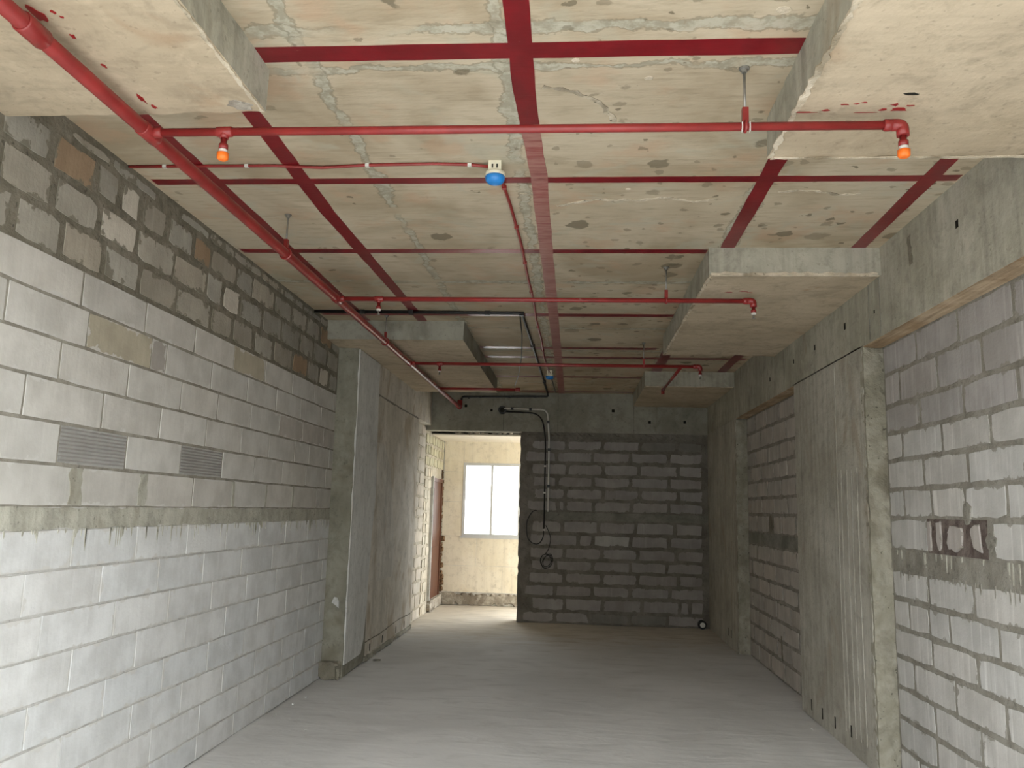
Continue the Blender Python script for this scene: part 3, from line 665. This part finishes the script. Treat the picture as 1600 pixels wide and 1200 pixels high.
# chipped-out pocket with three broken block ends
MB().box(XW - 0.002, XW + 0.05, 4.46, 5.18, 1.452, 1.653).build('mortar_pocket', M['pocket'], wr)
for k, (a, b, c, d) in enumerate(((5.12, 5.18, 1.455, 1.65), (4.98, 5.06, 1.465, 1.648), (4.70, 4.92, 1.462, 1.628), (4.51, 4.64, 1.47, 1.635))):
    block(wr, OR, UR, VL, NR, a, b, c, d, M['blk_right'], (0.42, 0.39, 0.36), gap=0.006, jit=(.004, .008, .016, .014)[k], proud=0.012, sp=0.045)
blob('mortar_smear', (XW, 4.66, 1.70), (0, 1, 0), (0, 0, 1), (-1, 0, 0), .07, .09, .008, M['mortar_grey'], wr, 11, .5, 34)
blob('mortar_smear', (XW, 4.42, 1.55), (0, 1, 0), (0, 0, 1), (-1, 0, 0), .09, .07, .006, M['mortar_grey'], wr, 13, .5, 35)
# middle bay
def mid_col(u, z): return vary((0.46, 0.425, 0.385), 0.06, 0.015)
for i in range(15):
    if i == 7: continue
    base = 8.395 if i % 2 else 8.67
    js = fill([base, base + .565, base + 1.13], 7.6, 10.28, 0.565)
    for a, b in zip(js, js[1:]):
        if i == 8 and a < 9.2 < b:
            block(wr, OR, UR, VL, NR, a, 9.0, zr[i], zr[i + 1], M['blk_right'], mid_col(0, 0), gap=0.015, jit=0.006, proud=0.006)
            block(wr, OR, UR, VL, NR, 9.33, b, zr[i], zr[i + 1], M['blk_right'], mid_col(0, 0), gap=0.015, jit=0.006, proud=0.006)
            blob('chipped_hollow', (XW, 9.16, 1.55), (0, 1, 0), (0, 0, 1), (-1, 0, 0), .15, .12, .002, M['mortar_dark'], wr, 13, .4, 33)
            continue
        block(wr, OR, UR, VL, NR, a, b, zr[i], zr[i + 1], M['blk_right'], mid_col(a, zr[i]), gap=0.015, jit=0.006, proud=0.006, sp=0.1)
rough_box('tie_beam', (XW - 0.003, 2.4, 7.58, 10.3, 1.318, 1.452), M['bandend'], wr, 0.06, 0.006, (1,), jax=(2,))
strip('chase', [(XW - 0.006, 8.77, 0.2), (XW - 0.006, 8.78, 0.44)], 0.05, 0.002, (-1, 0, 0), M['mortar_dark'], wr, 0.03, 0.01, 55)

# ---- end wall with its opening
YE = 12.455
wb = root_mesh('wall_back', MB().box(-0.80, 2.42, YE, 12.7, 0, 2.82), M['mortar_end'])
pk = [(x + 2.7 - r, x + 2.7 + r, z - 2.82 - r, z - 2.82 + r) for x, z, r in ((0.588, 3.161, .022), (1.138, 2.995, .02), (-1.271, 3.141, .018), (-1.67, 3.204, .02), (-1.63, 3.33, .015), (1.663, 3.004, .018))]
slab_with_pockets('beam', (-2.7, 12.45, 2.82), (1, 0, 0), (0, 0, 1), (0, -1, 0), 5.1, ZC - 2.82, 0.25, pk, M['beam'], M['hole'], wb, 0.05)
for x in (-1.08, -0.25, 0.9):
    strip('form_seam', [(x, 12.45, 2.83), (x, 12.45, ZC - 0.01)], 0.008, 0.002, (0, -1, 0), M['mortar_end'], wb, 0.06, 0.002, int(x * 100) + 900)
rough_box('tie_beam', (-0.40, 2.0, YE - 0.004, 12.7, 1.498, 1.622), M['bandend'], wb, 0.06, 0.007, (0,), jax=(2,))
ze = [0, .175, .377, .561, .746, .922, 1.109, 1.303, 1.501, 1.62, 1.801, 1.982, 2.161, 2.353, 2.537, 2.708]
je = {0: [-0.75, -0.247, .269, .843, 1.4], 1: [-0.604, -0.109, .454, 1.029, 1.569, 1.72], 2: [-0.72, -0.254, .305, .858, 1.431], 3: [-0.653, -0.115, .435, .966, 1.556], 4: [-0.625, -0.244, .301, .856, 1.386],
      5: [-0.65, -0.121, .432, .965, 1.526], 6: [-0.649, 0.083, .304, .855, 1.418], 7: [-0.62, -0.159, .381, .933, 1.513], 9: [-0.7, -0.227, -.115, .305, .869, 1.42], 10: [-0.6, -0.118, .45, .995, 1.562],
      11: [-0.62, -0.243, .302, .852, 1.421], 12: [-0.64, -0.098, .447, .979, 1.558], 13: [-0.74, -0.256, .285, .851, 1.417], 14: [-0.648, -0.104, .434, .994, 1.55]}
for i in range(15):
    if i == 8: continue
    js = je[i] + [1.93]
    for a, b in zip(js, js[1:]):
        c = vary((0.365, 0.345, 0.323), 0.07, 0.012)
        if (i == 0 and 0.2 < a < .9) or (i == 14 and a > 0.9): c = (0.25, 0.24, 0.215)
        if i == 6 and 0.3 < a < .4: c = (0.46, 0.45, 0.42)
        block(wb, (0, YE, 0), (1, 0, 0), VL, (0, -1, 0), a, b, ze[i], ze[i + 1], M['blk_end'], c, gap=0.026, jit=0.009, proud=0.006, sp=0.1)
rough_box('mortar_fillet', (-0.7, 2.0, YE - 0.012, YE + 0.1, 2.715, 2.815), M['mortar_end'], wb, 0.05, 0.012, (0, 2))
rough_box('jamb_render', (-0.815, -0.70, YE - 0.006, 12.72, 0, 2.80), M['mortar_end'], wb, 0.06, 0.008, (0, 2))

# ---- far room behind the opening
YF = 14.35
wx0, wx1, wz0, wz1 = -1.925, -0.915, 1.16, 2.43
vx0, vx1 = -0.25, 2.25                       # unseen opening added further along to bring more daylight into the far room
fr = MB()
fr.box(-2.7, wx0, YF, 14.6, 0, 2.9); fr.box(wx1, vx0, YF, 14.6, 0, 2.9); fr.box(vx1, 2.4, YF, 14.6, 0, 2.9)
fr.box(wx0, wx1, YF, 14.6, 0, wz0); fr.box(wx0, wx1, YF, 14.6, wz1, 2.9); fr.box(vx0, vx1, YF, 14.6, 2.65, 2.9)
wf = root_mesh('wall_far', fr, M['mortar_lite'])
def wpanel(x0, x1, z0, z1): rough_box('wall_board', (x0 + .0015, x1 - .0015, YF - 0.006, YF + 0.01, z0 + .0015, z1 - .0015), M['farwall'], wf, 0.2, 0.001, (0, 2))
zp = [0.215, 0.66, 1.16, 1.75, 2.27, 2.82]
for i in range(5):
    a, b = zp[i], zp[i + 1]
    if i < 2:
        xs = [-2.27, -1.66, -0.6, vx0] if i else [-2.27, -1.2, vx0]
        for p, q in zip(xs, xs[1:]): wpanel(p, q, a, b)
    else:
        wpanel(-2.27, wx0, a, b); wpanel(wx1, vx0, a, b); wpanel(vx1, 2.4, a, b)
        if b > wz1: wpanel(wx0, wx1, wz1, b)
rough_box('raw_plinth', (-2.28, vx0, YF - 0.03, YF + 0.02, 0, 0.21), M['rubble'], wf, 0.05, 0.02, (0, 2))
fc = root_mesh('ceiling_far', MB().box(-2.7, 2.4, 13.05, 14.6, 2.815, 2.826), M['mortar_grey'])
for i in range(8):
    x = -2.28 + i * 0.6
    for j in range(3):
        y = 13.05 + j * 0.435
        MB().box(x + .003, x + .597, y + .003, y + .432, 2.80, 2.816).build('ceiling_tile', M['farceil'], fc)
MB().box(-2.7, 2.4, 12.7, 14.6, 2.9, 2.95).build('void_slab', M['mortar_dark'], fc)
for i in range(12):
    x = -1.9 + i * 0.095 + random.uniform(-.02, .02)
    rough_box('rubble_piece', (x, x + random.uniform(.05, .1), 13.0, 13.07, 2.8265, 2.835 + random.uniform(0, .025)), M['rubble'], fc, 0.03, 0.008, (0, 1))
MB().box(-0.79, 2.42, 12.70, 12.715, 0, 2.8).build('bounce_face', M['farwall'], wb)  # unseen pale facing added to bounce light back into the far room
# window
wn = thing('window_1', ((wx0 + wx1) / 2, YF, wz0), None, None); wn['kind'] = 'structure'
t_ = 0.045; fb = MB()
fb.box(wx0, wx1, YF - .01, YF + .07, wz0, wz0 + t_); fb.box(wx0, wx1, YF - .01, YF + .07, wz1 - t_, wz1)
fb.box(wx0, wx0 + t_, YF - .01, YF + .07, wz0 + t_, wz1 - t_); fb.box(wx1 - t_, wx1, YF - .01, YF + .07, wz0 + t_, wz1 - t_)
fb.build('window_frame', M['frame'], wn)
MB().box(-1.44, -1.40, YF + .0, YF + .06, wz0 + t_, wz1 - t_).build('mullion', M['frame'], wn)
for p, q in ((wx0 + t_, -1.44), (-1.40, wx1 - t_)):
    MB().box(p, q, YF + .03, YF + .034, wz0 + t_, wz1 - t_).build('pane', M['glass'], wn)
MB().box(wx0 - .03, wx1 + .03, YF - .03, YF + .02, wz0 - .03, wz0).build('window_sill', M['frame'], wn)
# door
dr = thing('door_1', (XR, 13.7, 0.18), None, None); dr['kind'] = 'structure'
fb = MB(); y0, y1, z0, z1 = 13.2, 14.2, 0.18, 2.12
fb.box(XR - .05, XR + .03, y0, y0 + .06, z0, z1); fb.box(XR - .05, XR + .03, y1 - .06, y1, z0, z1); fb.box(XR - .05, XR + .03, y0 + .06, y1 - .06, z1 - .06, z1)
fb.build('door_frame', M['wood'], dr)
MB().box(XR - .05, XR + .012, y0 + .06, y1 - .06, z0, z1 - .06).build('door_leaf', M['wood'], dr)
for za, zb_ in ((.32, 1.0), (1.12, 1.95)):
    MB().box(XR + .01, XR + .02, y0 + .18, y1 - .18, za, zb_).build('door_panel', M['wood'], dr)
MB().box(XR - .02, XR + .045, y0 - .035, y0, z0, z1 + .02).build('plaster_reveal', M['plaster'], dr)
rough_box('door_sill', (XR - .05, XR + .06, 13.15, 14.3, 0, .18), M['rubble'], dr, 0.05, 0.02, (1, 2))
rnd = random.Random(5)
for i in range(22):
    z = 0.22 + i * 0.095 + rnd.uniform(-.02, .02); s = rnd.uniform(0.6, 1.4) * (1.7 if z < 1.1 else 0.7)
    rough_box('filler_lump', (XR, XR + .035 * s, 14.2, 14.28 + .05 * s, z, z + .09), M['foam'], dr, 0.025, 0.02, (0, 1, 2))

# ------------------------------------------------------------------ sprinkler pipework
ZP = 3.17
XM = lambda y: -1.797 + (y - 3) * 0.0045
mp = thing('sprinkler_main_pipe', (XM(6), 6, ZP), 'thick red sprinkler main pipe running down the left of the ceiling', 'pipe')
MB().tube([(XM(y), y, ZP) for y in (Y0 + .1, 3.11, 5.84, 8.57, 12.30)], 0.03, 18).build('pipe', M['pipe'], mp, True)
for y in (3.11, 5.84, 8.57):
    MB().tube([(XM(y), y - .06, ZP), (XM(y), y - .055, ZP), (XM(y), y + .055, ZP), (XM(y), y + .06, ZP)], [.031, .034, .034, .031], 18).tube([(XM(y), y, ZP), (XM(y) + .055, y, ZP), (XM(y) + .062, y, ZP)], [.023, .023, .019], 14).build('tee', M['pipe'], mp, True)
MB().tube([(XM(2.35), 2.31, ZP), (XM(2.35), 2.315, ZP), (XM(2.35), 2.42, ZP), (XM(2.4), 2.425, ZP)], [.033, .037, .037, .033], 18).build('coupling', M['pipe'], mp, True)
e = fillet([(XM(12.3), 12.28, ZP), (XM(12.3), 12.39, ZP), (XM(12.3), 12.39, ZP + .11)], 0.06, 6)
MB().tube(e, 0.038, 16).build('elbow', M['pipe_dark'], mp, True)

def head(parent, x, y, z, cap):
    MB().lathe([(.013, 0), (.013, -.035), (.019, -.036), (.019, -.055), (.013, -.056)], (x, y, z), 12).build('nipple', M['pipe'], parent, True)
    h = MB().lathe([(.012, -.055), (.017, -.058), (.017, -.068), (.012, -.071)], (x, y, z), 12).build('sprinkler_head', M['white'], parent, True)
    if cap:
        MB().lathe([(.014, -.07), (.024, -.074), (.023, -.098), (.016, -.104), (.008, -.104)], (x, y, z), 14).build('cap', M['orange'], h, True)
    else:
        MB().lathe([(.006, -.07), (.006, -.095), (.013, -.096), (.013, -.099), (.004, -.1)], (x, y, z), 12).build('deflector', M['steel'], h, True)
def branch(y, x1, xh, cap, label, r=0.0175, dy=0.0):
    b = thing('sprinkler_branch_pipe', (XM(y) + .05, y, ZP), label, 'pipe', 'red cross branches of the sprinkler pipework')
    MB().tube([(XM(y) + .05, y, ZP), (-0.3, y + dy / 2, ZP), (x1, y + dy, ZP)], r, 14).build('pipe', M['pipe'], b, True)
    MB().tube([(x1 - .045, y + dy, ZP), (x1 - .04, y + dy, ZP), (x1 - .015, y + dy, ZP), (x1 - .01, y + dy, ZP)], [.019, .024, .024, .019], 14).build('socket', M['pipe'], b, True)
    MB().tube(fillet([(x1 - .015, y + dy, ZP), (x1 + .028, y + dy, ZP), (x1 + .028, y + dy, ZP - .045)], 0.03, 6), 0.024, 14).build('elbow', M['pipe'], b, True)
    MB().tube([(xh - .035, y, ZP), (xh - .03, y, ZP), (xh + .03, y, ZP), (xh + .035, y, ZP)], [.018, .022, .022, .018], 14).tube([(xh, y, ZP), (xh, y, ZP - .03)], .019, 12).build('tee', M['pipe'], b, True)
    head(b, xh, y, ZP - .02, cap); head(b, x1 + .028, y + dy, ZP - .03, cap)
    return b
branch(3.11, 1.235, -1.467, True, 'red sprinkler cross pipe nearest the camera with orange capped heads')
branch(5.84, 1.245, -1.462, False, 'middle red sprinkler cross pipe ending under the second drop panel')
b3 = branch(8.57, 1.28, -1.447, False, 'farthest long red sprinkler cross pipe, with a side arm at its right end')
MB().tube([(1.115, 8.58, ZP), (1.105, 10.25, ZP)], .0165, 12).build('side_arm', M['pipe'], b3, True)
MB().tube(fillet([(1.105, 10.22, ZP), (1.105, 10.29, ZP), (1.105, 10.29, ZP - .05)], .03, 5), .022, 12).build('elbow', M['pipe'], b3, True)
sb = thing('sprinkler_branch_pipe', (-1.0, 10.42, ZP), 'short red pipe stub poking out beside the far left drop panel', 'pipe')
MB().tube([(XM(10.4) + .02, 10.41, ZP), (-0.73, 10.41, ZP)], .0175, 12).build('pipe', M['pipe'], sb, True)
MB().tube([(-0.76, 10.41, ZP), (-0.755, 10.41, ZP), (-0.705, 10.41, ZP), (-0.70, 10.41, ZP)], [.019, .025, .025, .019], 12).build('socket', M['pipe'], sb, True)

def hanger(x, y, label, big=False, white=False):
    h = thing('pipe_hanger', (x, y, ZC), label, 'hanger', 'threaded rods holding the sprinkler pipes')
    r = .03 if big else .0175
    MB().lathe([(.022, 0.0), (.022, -.006), (.012, -.008), (.012, -.02), (.006, -.021)], (x, y, ZC), 12).build('anchor_plate', M['steel'], h)
    MB().tube([(x, y, ZC - .01), (x, y, ZP + r + .03)], .0055, 8).build('rod', M['steel'], h, True)
    ring = [(x, y + (r + .004) * math.sin(a), ZP + (r + .004) * math.cos(a)) for a in [2 * math.pi * k / 16 for k in range(17)]]
    if big: ring = [(x + (r + .004) * math.sin(a), y, ZP + (r + .004) * math.cos(a)) for a in [2 * math.pi * k / 16 for k in range(17)]]
    c = MB().tube(ring, .006, 6, False)
    c.box(x - .012, x + .012, y - .012, y + .012, ZP + r - .002, ZP + r + .06)
    c.build('clamp', M['pipe'], h)
    if white:
        for s in (-1, 1): MB().box(x + s * .015 - .002, x + s * .015 + .002, y - .02, y - .004, ZP - r - .008, ZP + r - .006).build('clamp_lug', M['white'], h)
hanger(0.66, 3.11, 'threaded rod with a red clamp holding the nearest cross pipe', white=True)
hanger(0.653, 5.84, 'threaded rod holding the middle sprinkler cross pipe')
hanger(0.722, 8.57, 'threaded rod holding the farthest sprinkler cross pipe')
hanger(XM(4.75), 4.75, 'threaded rod holding the main pipe between the left wall and red lines', True)
hanger(XM(7.42), 7.42, 'threaded rod holding the main pipe just before the far left drop panel', True)

# ------------------------------------------------------------------ smoke detectors and conduits
def detector(x, y, label):
    d = thing('smoke_detector', (x, y, ZC), label, 'smoke detector', 'blue capped ceiling detectors')
    MB().box(x - .033, x + .033, y - .033, y + .033, ZC - .05, ZC).build('mounting_box', M['cream'], d)
    for s in (-1, 1): MB().box(x + s * .012 - .004, x + s * .012 + .004, y - .0345, y - .032, ZC - .04, ZC - .02).build('screw_slot', M['hole'], d)
    MB().lathe([(.04, -.048), (.05, -.053), (.052, -.07), (.046, -.078)], (x, y, ZC), 24).build('detector_base', M['cream'], d, True)
    MB().lathe([(.05, -.074), (.052, -.082), (.048, -.1), (.036, -.112), (.02, -.117), (.006, -.118)], (x, y, ZC), 24).build('dust_cover', M['blue'], d, True)
detector(-0.425, 4.0, 'smoke detector with a bright blue dust cover in the middle of the ceiling')
detector(-0.325, 10.4, 'small distant blue capped detector near the far end of the ceiling')
def clips(parent, pts, mat, size=.012, n=None):
    for p in pts: MB().box(p[0] - size, p[0] + size, p[1] - size, p[1] + size, p[2] - size * .9, p[2] + size * .68).build('clip', mat, parent)
c1 = thing('red_conduit', (-1.4, 4.0, ZC), 'thin red conduit running from the left wall to the near blue detector', 'conduit')
MB().tube([(-2.4, 4.0, ZC - .008), (-2.0, 3.995, ZC - .01), (-1.6, 4.0, ZC - .008), (-1.35, 4.02, ZC - .012), (-1.1, 4.0, ZC - .008), (-0.75, 3.99, ZC - .008), (-0.55, 4.0, ZC - .01), (-0.45, 4.0, ZC - .022)], .0085, 8).build('tube', M['pipe'], c1, True)
clips(c1, [(-2.2, 3.998, ZC - .008), (-1.75, 3.998, ZC - .008), (-1.1, 4.0, ZC - .008), (-0.56, 4.0, ZC - .01)], M['white'], .01)
c2 = thing('red_conduit', (-0.37, 7, ZC), 'thin red conduit linking the two blue capped detectors along the ceiling', 'conduit')
MB().tube([(-0.42, 4.03, ZC - .02), (-0.41, 4.2, ZC - .01), (-0.391, 4.56, ZC - .01), (-0.372, 5.24, ZC - .012), (-0.37, 6.16, ZC - .01), (-0.36, 6.8, ZC - .012), (-0.37, 7.47, ZC - .01), (-0.355, 8.4, ZC - .01), (-0.362, 9.43, ZC - .01), (-0.33, 10.38, ZC - .02)], .0095, 8).build('tube', M['pipe_dark'], c2, True)
clips(c2, [(-0.405, 4.3, ZC - .01), (-0.38, 4.95, ZC - .01), (-0.37, 5.7, ZC - .01), (-0.366, 6.5, ZC - .01), (-0.365, 7.8, ZC - .01), (-0.36, 9.0, ZC - .01)], M['pipe_dark'], .013)
c3 = tag(MB().tube([(-0.32, 10.43, ZC - .02), (-0.31, 10.9, ZC - .03), (-0.29, 11.6, ZC - .05), (-0.285, 12.3, ZC - .01)], .009, 8).build('black_lead', M['black'], None, True), 'short black lead from the far detector towards the end wall', 'cable')
bc = thing('black_conduit', (-0.48, 7.22, ZC), 'black conduit crossing the ceiling and bending towards the end wall', 'conduit')
pts = fillet([(-2.4, 7.2, ZC - .016), (-0.485, 7.22, ZC - .016), (-0.455, 9.0, ZC - .016), (-0.41, 12.43, ZC - .016), (-0.41, 12.43, 3.365), (-1.73, 12.43, 3.34), (-1.745, 12.43, 3.25)], 0.03, 4)
MB().tube(pts, .015, 10).build('tube', M['black'], bc, True)
clips(bc, [(-1.95, 7.2, ZC - .016), (-1.5, 7.2, ZC - .016), (-0.8, 7.22, ZC - .016), (-0.49, 7.24, ZC - .016), (-0.46, 8.7, ZC - .016), (-0.44, 9.9, ZC - .016), (-0.42, 11.2, ZC - .016), (-0.6, 12.43, 3.36), (-1.0, 12.43, 3.352), (-1.45, 12.43, 3.345)], M['black'], .022)
hw = [(-0.505, 7.26, 3.39), (-0.52, 7.8, 3.33), (-0.57, 8.6, 3.265), (-0.66, 9.5, 3.215), (-0.77, 10.36, 3.20)]
tag(MB().tube(hw, .006, 6).build('loose_wire', M['black'], None, True), 'loose black wire hanging from the ceiling conduit to the short red pipe', 'cable')

# ------------------------------------------------------------------ wiring on the end wall
sl = thing('cable_sleeve', (-1.1, 12.44, 3.14), 'round black sleeve in the end beam where the cables come out', 'sleeve')
vs = MB()
ring = []
for r_, d_ in ((.04, 12.449), (.04, 12.405), (.062, 12.405), (.062, 12.449)): ring.append((r_, d_))
sv = [(-1.1 + r_ * math.cos(2 * math.pi * k / 20), d_, 3.145 + r_ * math.sin(2 * math.pi * k / 20)) for r_, d_ in ring for k in range(20)]
sf = [(i * 20 + k, i * 20 + (k + 1) % 20, ((i + 1) % 4) * 20 + (k + 1) % 20, ((i + 1) % 4) * 20 + k) for i in range(4) for k in range(20)]
MB().add(sv, sf).build('collar', M['black'], sl)
MB().tube([(-1.1, 12.43, 3.145), (-1.1, 12.449, 3.145)], .039, 20).build('sleeve_inside', M['hole'], sl)
wc = thing('white_conduit', (-0.375, 12.44, 2.4), 'pale plastic conduit bent down the end wall from the black sleeve', 'conduit')
yw = 12.415
MB().tube(fillet([(-1.07, yw, 3.168), (-0.41, yw, 3.157), (-0.375, yw, 2.7), (-0.372, yw, 1.62)], .1, 6), .0135, 10).build('tube', M['conduit_white'], wc, True)
for x, z in ((-0.95, 3.165), (-0.67, 3.16), (-0.395, 2.97), (-0.373, 2.55), (-0.373, 2.0)):
    MB().box(x - .02, x + .02, yw - .016, 12.442, z - .02, z + .02).build('clip', M['black'], wc)
bk = thing('black_cable', (-0.43, 12.44, 2.4), 'black cable hanging down the end wall beside the pale conduit', 'cable')
MB().tube(fillet([(-1.08, yw + .005, 3.12), (-0.5, yw + .005, 3.10), (-0.432, yw + .005, 2.75), (-0.43, yw + .005, 1.38)], .18, 7), .0115, 8).build('tube', M['black'], bk, True)
for z in (2.3, 1.9, 1.35): MB().box(-0.447, -0.413, yw - .01, 12.442, z - .012, z + .012).build('clip', M['white'], bk)
def smooth(pts, k=6):
    P = [Vector(p) for p in pts]; out = []
    for i in range(len(P) - 1):
        a, b, c, d = P[max(i - 1, 0)], P[i], P[i + 1], P[min(i + 2, len(P) - 1)]
        for j in range(k):
            t = j / k
            out.append(0.5 * ((2 * b) + (c - a) * t + (2 * a - 5 * b + 4 * c - d) * t * t + (3 * b - a - 3 * c + d) * t ** 3))
    return out + [P[-1]]
yc = 12.42
lp = [(-0.43, yc, 1.42), (-0.44, yc, 1.25), (-0.50, yc, 1.15), (-0.59, yc, 1.15), (-0.665, yc, 1.22), (-0.69, yc, 1.36), (-0.675, yc, 1.5), (-0.60, yc, 1.62), (-0.54, yc - .004, 1.63)]
MB().tube(smooth(lp), .0075, 8).build('loop', M['black'], bk, True)
cc = thing('cable_coil', (-0.39, 12.43, 0.9), 'thin black cable tied in a small coil low on the end wall', 'cable')
cl = [(-0.405, yc, 1.42), (-0.36, yc, 1.33), (-0.33, yc, 1.22), (-0.355, yc, 1.08), (-0.40, yc, 1.0)]
MB().tube(smooth(cl), .0055, 8).build('lead', M['black'], cc, True)
for k, (dx, dz, a_, b_) in enumerate(((0, 0, .085, .105), (.015, -.01, .075, .1), (-.012, .008, .08, .09), (.02, .012, .06, .095))):
    q = [(-0.385 + dx + a_ * math.cos(t) + .03 * math.sin(t) * (k % 2), yc - .006 * k, 0.895 + dz + b_ * math.sin(t)) for t in [2 * math.pi * i / 22 for i in range(23)]]
    MB().tube(q, .005, 6, False).build('loop', M['black'], cc, True)
# pipe stub at the foot of the end wall
ps = thing('pipe_stub', (1.88, 12.4, 0.06), 'capped pipe end with a black ring at the foot of the end wall', 'pipe')
MB().tube([(1.885, 12.46, .062), (1.885, 12.36, .062), (1.885, 12.355, .062)], [.062, .062, .055], 18).build('collar', M['black'], ps, True)
MB().tube([(1.885, 12.37, .062), (1.885, 12.34, .062), (1.885, 12.335, .062)], [.036, .036, .028], 16).build('cap', M['white'], ps, True)
# bits lying on the floor
def chip(x, y, a, b, c, mat, name, label, cat):
    o = rough_box(name, (x, x + a, y, y + b, -0.002, c), mat, None, .02, .006, (0, 1)); return tag(o, label, cat)
chip(-2.13, 9.02, .09, .03, .012, M['mortar_dark'], 'mortar_chip', 'dark flat scrap on the floor beside the left shear wall', 'debris')
rnd = random.Random(12)
for i, (x, y) in enumerate(((-2.28, 7.2), (-2.32, 6.6), (-2.3, 6.95), (-1.95, 6.2), (1.88, 6.9))):
    lab = ['white mortar crumb by the left wall, farthest of the three there', 'white mortar crumb by the left wall, nearest of the three there', 'white mortar crumb by the left wall, middle one of the three there', 'lone pale crumb out on the floor near the left wall', 'small white crumb at the foot of the right column'][i]
    o = chip(x, y, rnd.uniform(.015, .03), rnd.uniform(.015, .03), rnd.uniform(.006, .014), M['plaster'], 'mortar_crumb', lab, 'debris')
    if i < 3: o['group'] = 'crumbs along the left wall'
